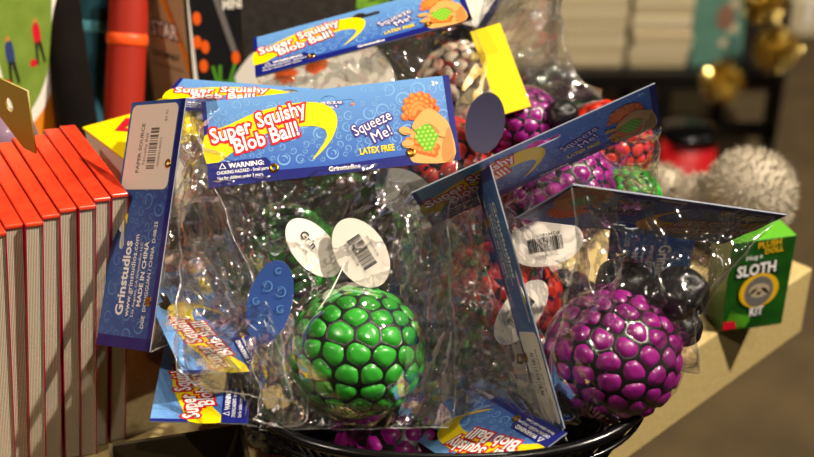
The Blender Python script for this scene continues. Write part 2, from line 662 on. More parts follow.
def card_body():
    cu = bpy.data.curves.new('card_outline', 'CURVE')
    cu.dimensions = '2D'
    cu.fill_mode = 'BOTH'
    cu.extrude = Z

    def spl(pts):
        s = cu.splines.new('POLY')
        s.points.add(len(pts) - 1)
        for k, (x, y) in enumerate(pts):
            s.points[k].co = (x, y, 0, 1)
        s.use_cyclic_u = True
    spl([(0, 0), (CW, 0), (CW, CH), (0, CH)])
    cx, cy_ = CW * 0.505, CH * 0.80
    h = []
    for k in range(9):
        a = -math.pi / 2 + math.pi * k / 8
        h.append((cx + 0.0105 + 0.0019 * math.cos(a), cy_ + 0.0019 * math.sin(a)))
    for k in range(9):
        a = math.pi * k / 8
        h.append((cx + 0.0042 * math.cos(a), cy_ + 0.0019 + 0.0030 * math.sin(a)))
    for k in range(9):
        a = math.pi / 2 + math.pi * k / 8
        h.append((cx - 0.0105 + 0.0019 * math.cos(a), cy_ + 0.0019 * math.sin(a)))
    spl(h)
    o = bpy.data.objects.new('card_outline', cu)
    me = bpy.data.meshes.new_from_object(o)
    bpy.data.objects.remove(o)
    bpy.data.curves.remove(cu)
    me.materials.clear()
    for m in (M_front, M_back, M_cardedge):
        me.materials.append(m)
    for p in me.polygons:
        p.use_smooth = False
        p.material_index = 0 if p.normal.z > 0.5 else (1 if p.normal.z < -0.5 else 2)
    return me


def UVx(u, v):
    return (u * CW, (1 - v) * CH)


def swirl(mb, x, y, r, z, mi, rot, w):
    n = 22
    vs, fs = [], []
    for k in range(n + 1):
        t = k / n
        a = rot + t * 5.4
        rad = r * (1.0 - 0.12 * t)
        ww = w * (0.35 + 0.65 * math.sin(math.pi * min(1, t * 1.1)))
        for rr in (rad - ww / 2, rad + ww / 2):
            vs.append((x + rr * math.cos(a), y + rr * math.sin(a), z))
    for k in range(n):
        fs.append((2 * k, 2 * k + 1, 2 * k + 3, 2 * k + 2))
    mb.add(vs, fs, mi)
    vs, fs = [], []
    for k in range(10):
        t = k / 9
        a = rot + 3.6 + t * 2.9
        for rr in (r * 0.50 - w * 0.5 * math.sin(math.pi * t) - 1e-5, r * 0.50 + w * 0.5 * math.sin(math.pi * t)):
            vs.append((x + rr * math.cos(a), y + rr * math.sin(a), z))
    for k in range(9):
        fs.append((2 * k, 2 * k + 1, 2 * k + 3, 2 * k + 2))
    mb.add(vs, fs, mi)
    mb.disc(x + r * 0.2 * math.cos(rot + 2), y + r * 0.2 * math.sin(rot + 2), r * 0.10, z, mi, 8)


def swirls(z, seed, y0):
    rng = random.Random(seed)
    mb = MB()
    done = []
    tries = 0
    while tries < 4000 and len(done) < 130:
        tries += 1
        r = rng.choice([0.0036, 0.003, 0.0022, 0.0016, 0.0012])
        x, y = rng.uniform(r + 0.001, CW - r - 0.001), rng.uniform(y0 + r, CH - r - 0.0006)
        if all((x - a) ** 2 + (y - b) ** 2 > (r + c + 0.0003) ** 2 for a, b, c in done):
            sx, sy = CW * 0.505, CH * 0.83
            if abs(x - sx) < 0.014 + r and abs(y - sy) < 0.005 + r:
                continue
            done.append((x, y, r))
            swirl(mb, x, y, r, z, 0, rng.uniform(0, 6.28), r * 0.26)
    return mb


def ring(mb, r0, r1, zc, mi):
    prof = [(r0 * 0.55, zc), (r0 * 0.6, zc + 0.0005), (r0, zc + 0.0007), (r1, zc + 0.0005), (r1, zc - 0.0002)]
    mb.lathe(prof, 20, mi)


SWOOSH = [(0.0, .40), (.1, .30), (.2, .2), (.3, .15), (.4, .13), (.48, .17), (.525, .28), (.53, .42), (.505, .58), (.46, .72), (.415, .81),
          (.455, .68), (.483, .56), (.475, .47), (.43, .42), (.35, .41), (.27, .43), (.19, .51), (.1, .63), (0.05, .715), (0.0, .73)]


def build_card_prints():
    out = {}
    z1 = Z + LAY
    out['swirl_print'] = swirls(z1, 4, CH * 0.15).mesh('swirl_print', [M_swirl])
    mb = MB()
    mb.poly([UVx(0, .86), UVx(0, 1), UVx(1, 1), UVx(1, .86), UVx(.5, .90)], z1 + LAY, 0)
    mb.poly([UVx(0, 0), UVx(0, 1), UVx(.018, 1), UVx(.018, 0)], z1 + 1.3 * LAY, 0)
    mb.poly([UVx(.975, 0), UVx(.975, 1), UVx(1, 1), UVx(1, 0)], z1 + LAY, 0)
    mb.poly([UVx(0, .72), UVx(0, .9), UVx(.25, .9), UVx(.25, .78), UVx(.235, .72)], z1 + 2.6 * LAY, 0)
    out['navy_border_print'] = mb.mesh('navy_border_print', [M_navy])
    out['swoosh_print'] = MB().poly([UVx(u, v) for u, v in smooth_curve(SWOOSH, 3)], z1 + 2 * LAY, 0).mesh('swoosh_print', [M_yellow])
    # title: white letters with a red surround, two rising lines
    mb = MB()
    a1 = math.radians(10.5)
    for layer, (bold, mi) in enumerate(((0.125, 0), (0.022, 1))):
        z = z1 + (4 + 2 * layer) * LAY
        x, y = UVx(.028, .50)
        mb.text('Super', x, y, 0.0106, z, mi, a1, bold, 0.80)
        x, y = UVx(.215, .372)
        mb.text('Squishy', x, y, 0.0106, z, mi, a1, bold, 0.76)
        x, y = UVx(.115, .64)
        mb.text('Blob Ball!', x, y, 0.0104, z, mi, a1, bold, 0.82)
    out['title_lettering'] = mb.mesh('title_lettering', [M_redp, M_whitep])
    mb = MB()
    z = z1 + 4 * LAY
    x, y = UVx(.085, .80)
    mb.text('WARNING:', x, y, 0.0033, z, 0, 0, 0.03, 1.0)
    x, y = UVx(.035, .862)
    mb.text('CHOKING HAZARD - Small parts', x, y, 0.0024, z, 0, 0, 0.012, .72)
    x, y = UVx(.035, .925)
    mb.text('Not for children under 3 years.', x, y, 0.0024, z, 0, 0, 0.008, .72)
    x, y = UVx(.045, .80)
    mb.add([(x, y, z), (x + .0036, y, z), (x + .0018, y + .003, z)], [(0, 1, 2)], 0)
    mb.add([(x + .0007, y + .0003, z + LAY), (x + .0029, y + .0003, z + LAY), (x + .0018, y + .0023, z + LAY)], [(0, 1, 2)], 1)
    out['warning_lettering'] = mb.mesh('warning_lettering', [M_whitep, M_navy])
    mb = MB()
    x, y = UVx(.475, .965)
    mb.text('Grinstudios', x, y, 0.0032, z, 0, 0, 0.03, 1.0)
    out['logo_lettering'] = mb.mesh('logo_lettering', [M_whitep])
    mb = MB()
    x, y = UVx(.925, .105)
    mb.text('3+', x, y, 0.0032, z, 0, 0, 0.03, 1.0)
    out['age_lettering'] = mb.mesh('age_lettering', [M_whitep])
    mb = MB()
    a2 = math.radians(20)
    for layer, (bold, mi) in enumerate(((0.09, 0), (0.0, 1))):
        z = z1 + (4 + 2 * layer) * LAY
        x, y = UVx(.595, .60)
        mb.text('Squeeze', x, y, 0.0078, z, mi, a2, bold, .78)
        x, y = UVx(.665, .70)
        mb.text('Me!', x, y, 0.0078, z, mi, a2, bold, .9)
    x, y = UVx(.605, .815)
    mb.text('LATEX FREE', x, y, 0.0044, z1 + 4 * LAY, 2, 0.02, 0.03, .72)
    out['slogan_lettering'] = mb.mesh('slogan_lettering', [M_purp, M_whitep, M_yellow])
    # picture of a hand squeezing a lime and orange ball
    mb = MB()
    z = z1 + 3 * LAY

    def U(pts, zz, mi, n=4):
        mb.poly([UVx(u, v) for u, v in smooth_curve(pts, n)], zz, mi)
    rng = random.Random(2)

    def bead(u, v, r, zz, m0, m1, ry=None):
        x, y = UVx(u, v)
        mb.disc(x, y, r, zz, m0, 12, ry)
        mb.disc(x - r * .22, y + r * .3, r * .55, zz + .35 * LAY, m1, 9)
    U([(.83, .985), (.80, .90), (.805, .75), (.83, .52), (.87, .39), (.905, .37), (.945, .46), (.975, .60), (.975, .985)], z, 0)
    U([(.93, .985), (.935, .80), (.955, .66), (.975, .64), (.975, .985)], z + .5 * LAY, 1)
    n = 0
    for row in range(4):                                    # orange beads bulging over the fist
        for k in range(8):
            t = math.pi * (.02 + .96 * (k + .5 * (row % 2)) / 7.5)
            rad = 1.0 - .21 * row
            u, v = .866 - .066 * rad * math.cos(t), .45 - .25 * rad * math.sin(t)
            bead(u + rng.uniform(-.003, .003), v, .0020, z + (1.2 + .05 * n) * LAY, 2, 3)
            n += 1
    for k in range(13):                                     # orange beads under it
        u, v = .805 + .105 * (k % 7) / 6 + .007 * (k // 7), .72 + .11 * (k % 7) / 6 + .085 * (k // 7)
        bead(u, v, .0019, z + (1.2 + .05 * n) * LAY, 2, 3)
        n += 1
    for row in range(8):                                    # lime beads between the fingers
        for k in range(5):
            u, v = .878 + .019 * (k - 2 + .5 * (row % 2)), .50 + .048 * row
            if ((u - .878) / .047) ** 2 + ((v - .66) / .19) ** 2 > 1:
                continue
            bead(u, v, .00125, z + (3.2 + .03 * n) * LAY, 4, 5, .0014)
            n += 1
    zt = z + 6.5 * LAY
    U([(.945, .47), (.91, .375), (.88, .385), (.845, .47), (.825, .555), (.835, .60), (.86, .575), (.885, .545), (.905, .58), (.92, .68), (.95, .72), (.96, .58)], zt, 0)
    U([(.92, .67), (.905, .58), (.888, .55), (.90, .555), (.92, .60), (.932, .66)], zt + .4 * LAY, 1)
    for u, v, a_ in ((.795, .60, .3), (.80, .755, .1)):
        x, y = UVx(u, v)
        mb.disc(x, y, .0030, zt, 0, 16, .0021, -a_)
        mb.disc(x - .0005, y - .0008, .0022, zt + .4 * LAY, 1, 12, .0008, -a_)
        mb.disc(x - .0002, y + .0003, .0026, zt + .7 * LAY, 0, 14, .0014, -a_)
    out['picture_print'] = mb.mesh('picture_print', [M_skin, M_skin2, M_orange, M_orange2, M_lime, M_lime2])
    # back of the card
    zb = Z + LAY
    out['back_swirl_print'] = swirls(zb, 11, 0.001).mesh('back_swirl_print', [M_swirlb])
    mb = MB()
    mb.poly([(0, 0), (CW, 0), (CW, 0.0035), (0, 0.0035)], zb + LAY, 1)
    mb.poly([(0, 0), (.0055, 0), (.0055, CH), (0, CH)], zb + LAY, 1)
    mb.text('Grinstudios', .015, .0255, .0085, zb + 2 * LAY, 0, 0, .03, .9)
    mb.text('www.grinstudios.com', .015, .0205, .0050, zb + 2 * LAY, 0, 0, .012, .9)
    mb.text('Los Angeles, CA Grinstudios LLC', .015, .0168, .0026, zb + 2 * LAY, 0, 0, .01, 1)
    mb.text('MADE IN CHINA', .020, .0122, .0044, zb + 2 * LAY, 0, 0, .03, .95)
    mb.text('DGE  DONGGUAN / CHINA  D-08-25', .010, .0075, .0036, zb + 2 * LAY, 0, 0, .012, .86)
    out['back_lettering'] = mb.mesh('back_lettering', [M_whitep, M_navy])
    mb = MB()
    ring(mb, .0016, .0023, Z, 0)
    out['grommet'] = mb.mesh('grommet', [M_brass], True)
    # shop price sticker on a card back
    mb = MB()
    zz = zb + 3 * LAY
    x0, x1, y0, y1 = CW * .635, CW * .985, CH * .10, CH * .96
    rr = .0035
    pts = []
    for cxx, cyy, a0 in ((x1 - rr, y1 - rr, 0), (x0 + rr, y1 - rr, 90), (x0 + rr, y0 + rr, 180), (x1 - rr, y0 + rr, 270)):
        for k in range(5):
            a = math.radians(a0 + 22.5 * k)
            pts.append((cxx + rr * math.cos(a), cyy + rr * math.sin(a)))
    mb.poly(pts, zz, 0)
    cxm = (x0 + x1) / 2
    mb.text('PAPER SOURCE', x0 + .008, y0 + .0245, .0036, zz + LAY, 1, 0, .02, 1)
    mb.text('Novelty Ball', x0 + .012, y0 + .0205, .0032, zz + LAY, 1, 0, 0, 1)
    rng = random.Random(7)
    x = x0 + .010
    while x < x0 + .030:
        w = rng.choice([.0004, .0007, .0011])
        mb.poly([(x, y0 + .0125), (x + w, y0 + .0125), (x + w, y0 + .0190), (x, y0 + .0190)], zz + LAY, 1)
        x += w + rng.choice([.0004, .0007, .0009])
    mb.text('000000148372', x0 + .011, y0 + .0092, .0024, zz + LAY, 1)
    mb.text('$5.95', x0 + .033, y0 + .0075, .0026, zz + LAY, 1)
    out['price_sticker'] = mb.mesh('price_sticker', [M_paper, M_grey])
    return out


CARD = card_body()
PR = build_card_prints()
FRONT_PARTS = ('swirl_print', 'navy_border_print', 'swoosh_print', 'title_lettering', 'warning_lettering', 'logo_lettering', 'age_lettering', 'slogan_lettering', 'picture_print')
BACK_PARTS = ('back_swirl_print', 'back_lettering')


def package(key, label, px, tx, back=False, sticker=False, ty=0.3, name='toy_package'):
    """blue header card; px are the corners of the face that shows (x0y0, x1y0, x1y1, x0y1)"""
    M = card_pose(px, tx, ty) if len(px) == 4 else pose_pts(*px)
    if back:                                # the pose is that of the back face: turn the card round
        Mc = M @ Matrix.Translation((CW, 0, 0)) @ Matrix.Rotation(math.pi, 4, 'Y')
    else:
        Mc = M
    t = thing(name, label, 'toy package')
    t.matrix_world = Mc
    card = obj('header_card', CARD, t)
    for p in FRONT_PARTS:
        obj(p, PR[p], card)
    flip = Matrix.Translation((CW, 0, 0)) @ Matrix.Rotation(math.pi, 4, 'Y')
    for p in BACK_PARTS + (('price_sticker',) if sticker else ()):
        o = obj(p, PR[p], card)
        o.matrix_local = flip
    for u in (.262, .808):
        g = obj('grommet', PR['grommet'], card, (u * CW, (1 - .855) * CH, 0))
        g2 = obj('grommet', PR['grommet'], card, (u * CW, (1 - .855) * CH, 0), (math.pi, 0, 0))
    return t, Mc


def cpt(Mc, u, v):
    """point on a card: u across 0..1, v up 0..1"""
    return np.array((Mc @ Vector((u * CW, v * CH, 0)))[:])


# ------------------------------------------------------------------ plastic bags
def tri(x):
    return 2 * np.abs(x - np.floor(x + 0.5))


def crumple(U, Vv, rng, amp, n=16, fmin=12, fmax=70):
    """sharp random creases over a sheet measured in metres"""
    h = np.zeros_like(U)
    wx = sum(.004 * np.sin(rng.uniform(20, 70) * (U * math.cos(a) + Vv * math.sin(a)) + rng.uniform(0, 6)) for a in rng.uniform(0, 6.28, 4))
    for k in range(n):
        f = math.exp(rng.uniform(math.log(fmin), math.log(fmax)))
        a = rng.uniform(0, math.pi)
        s = U * math.cos(a) + Vv * math.sin(a) + wx * rng.uniform(-1, 1)
        b = rng.uniform(0, 6.28)
        msk = np.sin(rng.uniform(15, 45) * (U * math.cos(b) + Vv * math.sin(b)) + rng.uniform(0, 6.28))
        msk = np.clip(msk * 1.4 + .3, 0, 1)
        h += (tri(s * f + rng.uniform(0, 1)) - .5) / f * msk
    h *= .15 * amp
    for k in range(int(40 * amp)):           # long pinched creases
        a = rng.uniform(0, math.pi)
        s = U * math.cos(a) + Vv * math.sin(a) - rng.uniform(-.03, .10) + .25 * wx
        q = -U * math.sin(a) + Vv * math.cos(a) - rng.uniform(-.04, .08)
        h += rng.choice([-1, 1]) * rng.uniform(.0006, .0022) * np.exp(-np.abs(s) / rng.uniform(.0012, .003)) * np.exp(-(q / rng.uniform(.02, .07)) ** 2)
    return h


def sheet_faces(nu, nv, off=0):
    i = np.arange(nu * nv).reshape(nv, nu)
    q = np.stack([i[:-1, :-1], i[:-1, 1:], i[1:, 1:], i[1:, :-1]], -1).reshape(-1, 4)
    return q + off


def bag(parent, tl, tr, br, bl, seed, bulge=(0.02, 0.015), amp=1.0, n=(90, 100), balls=(), bow=(0, 0), m=None, wave=0.004, peak=0.6, seam=True):
    """two crumpled films sealed at the sides, hanging from tl-tr down to bl-br (world points)"""
    rng = np.random.default_rng(seed)
    tl, tr, br, bl = [np.array(p, float) for p in (tl, tr, br, bl)]
    nu, nv = n
    s, t = np.meshgrid(np.linspace(0, 1, nu), np.linspace(0, 1, nv))
    ls, le = bow
    s2 = s + (ls * (1 - s) - le * s) * np.sin(np.pi * t)
    base = (tl * ((1 - s2) * (1 - t))[..., None] + tr * (s2 * (1 - t))[..., None] + br * (s2 * t)[..., None] + bl * ((1 - s2) * t)[..., None])
    wid, hei = np.linalg.norm(tr - tl), np.linalg.norm((bl + br - tl - tr) / 2)
    nrm = np.cross((tr - tl) / wid, (bl + br - tl - tr))
    nrm /= np.linalg.norm(nrm)
    if nrm @ (CAM - base.mean((0, 1))) < 0:
        nrm = -nrm
    U, Vv = s * wid, t * hei
    prof_t = np.clip(np.where(t < peak, np.sin(np.pi / 2 * t / peak), np.cos(np.pi / 2 * (t - peak) / (1.0001 - peak))), 0, 1) ** .8
    env = (np.clip(np.sin(np.pi * s), 0, 1) ** .55) * prof_t
    edge = np.clip(np.minimum(np.minimum(s, 1 - s) * 12, t * 14), 0, 1)
    w1 = wave * np.sin(7 * t + rng.uniform(0, 6)) * np.sin(5 * s + rng.uniform(0, 6))
    side = rng.uniform(-1, 1) *   .004 * np.sin(6 * t) + .0007 * np.sin(23 * t + rng.uniform(0, 6))
    vs, fs = [], []
    xdir = (tr - tl) / wid
    grids = []
    for layer, sg in ((0, 1.0), (1, -1.0)):
        cr = crumple(U, Vv, rng, amp) + .5 * crumple(U, Vv, rng, amp, 8, 60, 160)
        # gathers fanning out from the top corners
        fan = sum(rng.uniform(.3, 1) * tri((np.arctan2(t + .05, s - c0 + 1e-3)) * rng.uniform(2, 5) + rng.uniform(0, 1)) * np.exp(-2.2 * t) for c0 in (0.0, 1.0, .5))
        off = sg * bulge[layer] * env + w1 + (cr + .0011 * amp * (fan - .6)) * (.25 + .75 * edge)
        g = base + nrm * off[..., None] + xdir * (side * np.clip(t * 6, 0, 1))[..., None]
        for c, r in balls:                  # film stretched over what it holds
            v = g - c
            L = np.linalg.norm(v, axis=2, keepdims=True)
            want = r * 1.035
            push = (L < want)[..., 0]
            if push.any():
                vv = v.copy()
                al = (vv @ nrm) * sg
                need = np.sqrt(np.clip(want ** 2 - (np.linalg.norm(vv, axis=2) ** 2 - (vv @ nrm) ** 2), 0, None))
                add = np.where(push & (al < need), need - al, 0)
                g = g + nrm * (sg * add)[..., None]
        grids.append(g)
        fs.append(sheet_faces(nu, nv, layer * nu * nv))
        vs.append(g.reshape(-1, 3))
    V = np.concatenate(vs)
    Fq = np.concatenate(fs)
    inv = parent.matrix_world.inverted()
    Ml = np.array(inv)
    Vl = V @ Ml[:3, :3].T + Ml[:3, 3]
    o = obj('bag', new_mesh('bag', Vl, Fq, [m or M_film], smooth=True), parent)
    if seam:
        mb = MB()
        for col in (0, nu - 1):
            line = (grids[0][:, col] + grids[1][:, col]) / 2
            line = line @ Ml[:3, :3].T + Ml[:3, 3]
            mb.tube(line[::2], .0003, 5)
        line = ((grids[0][-1] + grids[1][-1]) / 2) @ Ml[:3, :3].T + Ml[:3, 3]
        mb.tube(line[::2], .0004, 5)
        obj('seam', mb.mesh('seam', [M_seam], True), o)
    return o


bpy.context.view_layer.update()


def rooted(t):
    bpy.context.view_layer.update()
    return t


# front card with the green ball
tB, MB_ = package('B', 'upright blue header card facing front above bag with green ball', [(208, 189), (462, 160), (447, 75), (203, 102)], .7)
rooted(tB)
bag(tB, cpt(MB_, .01, .06), cpt(MB_, .99, .06), P(448, 428, .575), P(258, 430, .560), 1, (.016, .014), 1.0, (160, 180), [BALLS['green']], (.12, .0), peak=.65)

# card lying behind it at the top
t2, M2 = package('K2', 'blue header card tilted back below the green catapult pieces', [(256, 79), (472, 18), (460, -15), (253, 37)], -.7)
rooted(t2)
bag(t2, cpt(M2, .01, .05), cpt(M2, .99, .05), P(505, 150, .70), P(285, 205, .69), 2, (.012, .012), 1.1, (90, 80), [BALLS['red'], BALLS['cream']])

t3, M3 = package('K3', 'blue header card lying flat, mostly hidden behind the upright front card', [(155, 108), (395, 127), (405, 96), (180, 79)], -.7)
rooted(t3)
bag(t3, cpt(M3, .01, .05), cpt(M3, .99, .05), P(330, 250, .66), P(215, 260, .655), 3, (.008, .008), 1.0, (60, 60), [BALLS['green2']])

tA, MA = package('A', 'blue card back with white price sticker standing beside red books', [(150, 354), (187, 96), (132, 105), (97, 342)], -.7, True, True)
rooted(tA)
bag(tA, cpt(MA, 1, .06), cpt(MA, 0, .06), P(262, 120, .645), P(245, 345, .605), 4, (.010, .012), 1.4, (140, 110), [])

tC, MC = package('C', 'blue header card sloping up toward the black rack', [(430, 226), (663, 122), (653, 84), (413, 192)], .7)
rooted(tC)
bag(tC, cpt(MC, .01, .05), cpt(MC, .99, .05), P(655, 212, .665), P(500, 262, .67), 5, (.012, .02), 1.3, (90, 70), [BALLS['purple3'], BALLS['green3']])

tD, MD = package('D', 'blue header card seen edge on beside the white barcode oval tag', [(471, 172), (546, 425), (562, 425), (493, 169)], .7, True, True)
rooted(tD)
bag(tD, cpt(MD, 1, .05), cpt(MD, 0, .05), P(430, 432, .60), P(392, 200, .61), 6, (.012, .012), 1.3, (150, 110), [])

tE, ME = package('E', 'blue header card upside down and in shade above the magenta ball', [(782, 213), (577, 186), (512, 216), (728, 245)], -.7)
rooted(tE)
bag(tE, cpt(ME, 1, .05), cpt(ME, 0, .05), P(700, 372, .575), P(552, 428, .56), 7, (.012, .012), 1.1, (160, 170), [BALLS['purple']], (0.02, .2), peak=.7)

tF, MF = package('F', 'lowest blue header card lying rotated over the cardboard box', [(248, 424, .556), (256, 300, .665), (145, 415, .556)], .7)
rooted(tF)
bag(tF, cpt(MF, 0, .05), cpt(MF, 1, .05), P(335, 330, .63), P(330, 425, .60), 8, (.008, .006), 1.2, (60, 60), [])

tG, MG = package('G', 'blue header card under clear film between price sticker card and blue oval tag', [(274, 371, .575), (228, 292, .635), (191, 370, .56)], .7)
rooted(tG)
bag(tG, P(180, 235, .60), P(268, 250, .60), P(292, 400, .535), P(176, 366, .55), 9, (.006, .003), 1.6, (110, 120), [])

tH, MH = package('H', 'blue header card lying upside down over the front basket rim', [(567, 433, .548), (486, 390, .606), (515, 482, .532)], .7)
rooted(tH)
bag(tH, cpt(MH, 0, .05), cpt(MH, 1, .05), P(430, 330, .655), P(545, 335, .63), 10, (.006, .008), 1.3, (60, 60), [BALLS['red2']])

tJ, MJ = package('J', 'pale blue card back with brass eyelet behind the magenta ball knobs', [(612, 222, .620), (602, 300, .655), (700, 226, .622)], .7, True)
rooted(tJ)

# loose clear bags stuffed between the packages
def loose_bag(label, tl, tr, br, bl, seed, amp=1.8, n=(120, 120)):
    t = thing('clear_bag', label, 'plastic bag', (np.array(P(*bl)) + np.array(P(*br))) / 2)
    rooted(t)
    bag(t, P(*tl), P(*tr), P(*br), P(*bl), seed, (.008, .006), amp, n, [], m=M_film)


loose_bag('crumpled clear bag between the green ball and the edge on card', (392, 205, .63), (470, 190, .63), (520, 400, .60), (425, 425, .585), 41)
loose_bag('crumpled clear bag beside the price sticker card', (190, 110, .66), (245, 195, .64), (262, 330, .61), (176, 300, .62), 42)
loose_bag('crumpled clear bag over the left basket rim', (258, 320, .575), (300, 330, .575), (300, 425, .548), (250, 420, .552), 43)
loose_bag('crumpled clear bag between edge on card and magenta ball', (500, 215, .63), (590, 230, .62), (590, 330, .60), (530, 400, .59), 44)

# ------------------------------------------------------------------ hang tags
def oval_tag(label, cx, cy_, d, a, b, ang, m, yaw=0.0, pitch=0.0, printed='barcode', group=None, string_to=None, hole=True):
    """paper oval (half axes a, b in metres) facing the camera, turned in its plane by ang"""
    t = thing('hang_tag', label, 'hang tag', group=group)
    c = P(cx, cy_, d)
    R = Matrix([[*r] for r in CAMW]).to_4x4()
    t.matrix_world = Matrix.Translation(Vector(c)) @ R @ Matrix.Rotation(pitch, 4, 'X') @ Matrix.Rotation(yaw, 4, 'Y') @ Matrix.Rotation(ang, 4, 'Z')
    mb = MB()
    n = 36
    th = .00025
    ring_ = [(a * math.cos(2 * math.pi * k / n), b * math.sin(2 * math.pi * k / n)) for k in range(n)]
    bend = lambda x: 2.2 * x * x
    rings = []
    for rr in (1.0, .66, .33):
        rings.append([(x * rr, y * rr) for x, y in ring_])
    for z, flip in ((th, False), (-th, True)):
        vs = [(x, y, z + bend(x)) for rg in rings for x, y in rg] + [(0, 0, z)]
        fs = []
        for q in range(2):
            for k in range(n):
                f = (q * n + k, q * n + (k + 1) % n, (q + 1) * n + (k + 1) % n, (q + 1) * n + k)
                fs.append(f[::-1] if flip else f)
        for k in range(n):
            f = (2 * n + k, 2 * n + (k + 1) % n, 3 * n)
            fs.append(f[::-1] if flip else f)
        mb.add(vs, fs, 0)
    vs = [(x, y, z + bend(x)) for z in (-th, th) for x, y in ring_]
    mb.add(vs, [(k, (k + 1) % n, n + (k + 1) % n, n + k) for k in range(n)], 1)
    obj('paper_oval', mb.mesh('paper_oval', [m, M_white]), t)
    mb = MB()
    zz = th + .0003
    if printed == 'barcode':
        rng = random.Random(int(cx))
        x = -a * .45
        while x < a * .45:
            w = rng.choice([.0002, .0004, .0006])
            y0, y1 = -b * .25, b * .35
            mb.add([(x, y0, zz + bend(x)), (x + w, y0, zz + bend(x)), (x + w, y1, zz + bend(x)), (x, y1, zz + bend(x))], [(0, 1, 2, 3)], 0)
            x += w + rng.choice([.0002, .0004])
        mb.text('81234 00176', -a * .42, -b * .42, b * .2, zz + .0002, 0)
        mb.text('TM ITEM 0176', -a * .3, b * .48, b * .16, zz + .0002, 0)
    elif printed == 'logo':
        mb.text('Grin', -a * .55, -b * .1, b * .55, zz + .0003, 0, 0, .02)
        mb.text('studios', -a * .45, -b * .5, b * .28, zz + .0003, 0)
    elif printed == 'swirl':
        for sx, sy, r in ((-.45, .1, .35), (.35, .3, .3), (.3, -.35, .3), (-.1, -.55, .22), (-.05, .6, .2), (.75, -.05, .18), (-.8, .0, .15)):
            swirl(mb, sx * a, sy * b, r * b * .8, zz + .0006, 0, sx * 7, .0005)
    obj('tag_print', mb.mesh('tag_print', [M_swirlb if printed == 'swirl' else M_black]), t)
    if string_to is not None:
        bpy.context.view_layer.update()
        inv = t.matrix_world.inverted()
        p0 = Vector((0.0, -b * .8, .0006))
        p1 = inv @ Vector(P(*string_to))
        mid = (p0 + p1) / 2 + Vector((.003, 0, .003))
        pts = [(p0 * (1 - s) ** 2 + mid * 2 * s * (1 - s) + p1 * s * s)[:] for s in [k / 10 for k in range(11)]]
        obj('string', MB().tube(pts, .0003, 6).mesh('string', [M_white], True), t)
    return t


M_tagblue = mat('blue_tag_print', '#2f4f96', 0.4, coat=0.3)
M_tagdark = mat('dusky_violet_tag_print', '#2e2b46', 0.4, coat=0.3)
oval_tag('white oval tag with sideways lettering in the bag above green ball', 313, 248, .583, .0165, .0095, math.radians(-48), M_paper, yaw=.2, pitch=-.2,
         printed='logo')
oval_tag('white oval tag with barcode tied to green ball by string', 361, 253, .576, .0180, .0115, math.radians(-58), M_paper, yaw=-.15, pitch=-.2,
         printed='barcode', string_to=(318, 310, .556))
oval_tag('blue oval tag with swirls beside the green ball', 270, 302, .556, .0190, .0098, math.radians(76), M_tagblue, yaw=.1, printed='swirl')
oval_tag('white oval tag with barcode leaning on the edge on card', 521, 312, .60, .0185, .0095, math.radians(50), M_paper, yaw=.3, printed='barcode')
oval_tag('dusky violet oval tag inside clear bag left of magenta ball', 485, 123, .655, .0162, .0104, math.radians(80), M_tagdark, yaw=.1, printed='none')
oval_tag('grey white paper label with upside down barcode under the shaded card', 545, 243, .615, .0190, .0115, math.radians(190), M_paper, printed='barcode')
oval_tag('clear grey oval tag with lettering below the front card', 405, 193, .625, .0160, .0110, math.radians(150), mat('grey_tag', '#8f8d86', .5), printed='logo')

# ------------------------------------------------------------------ black wire basket
rim_front = P(450, 459, .540)
BZ = rim_front[2]
bc = np.array([rim_front[0], rim_front[1] + .078, 0])
basket = thing('wire_basket', 'black wire basket holding the bagged balls', 'basket', (bc[0], bc[1], TABLE_Z))
HB = BZ - TABLE_Z


def oval(a, b, z, n=72, e=2.5):
    out = []
    for k in range(n):
        t = 2 * math.pi * k / n
        c, s = math.cos(t), math.sin(t)
        out.append((a * math.copysign(abs(c) ** (2 / e), c), b * math.copysign(abs(s) ** (2 / e), s), z))
    return out


RA, RB, BA, BB = .098, .078, .062, .050
obj('rim', MB().tube(oval(RA, RB, HB), .0026, 10, closed=True).mesh('rim', [M_wire], True), basket)
obj('lower_rim', MB().tube(oval(RA * .985, RB * .985, HB - .010), .0012, 8, closed=True).mesh('lower_rim', [M_wire], True), basket)
obj('base_ring', MB().tube(oval(BA, BB, .002), .0018, 8, closed=True).mesh('base_ring', [M_wire], True), basket)
ro, bo = oval(RA, RB, HB, 96), oval(BA, BB, .002, 96)
wire_me = None
for k in range(0, 96, 1):
    p0, p1 = np.array(bo[(k + 3) % 96]), np.array(ro[k])
    obj('wire', MB().tube([p0, p0 * .5 + p1 * .5 + np.array([p1[0] * .03, p1[1] * .03, 0]), p1], .0009, 5).mesh('wire', [M_wire], True), basket)
for f in (.3, .6):
    obj('hoop', MB().tube(oval(BA + (RA - BA) * f * 1.04, BB + (RB - BB) * f * 1.04, HB * f), .001, 6, closed=True).mesh('hoop', [M_wire], True), basket)
obj('base_mesh', MB().lathe([(1e-4, .0012), (.3, .0012), (1.0, .0016)], 48, sx=BA * .98, sy=BB * .98).mesh('base_mesh', [M_wire]), basket)

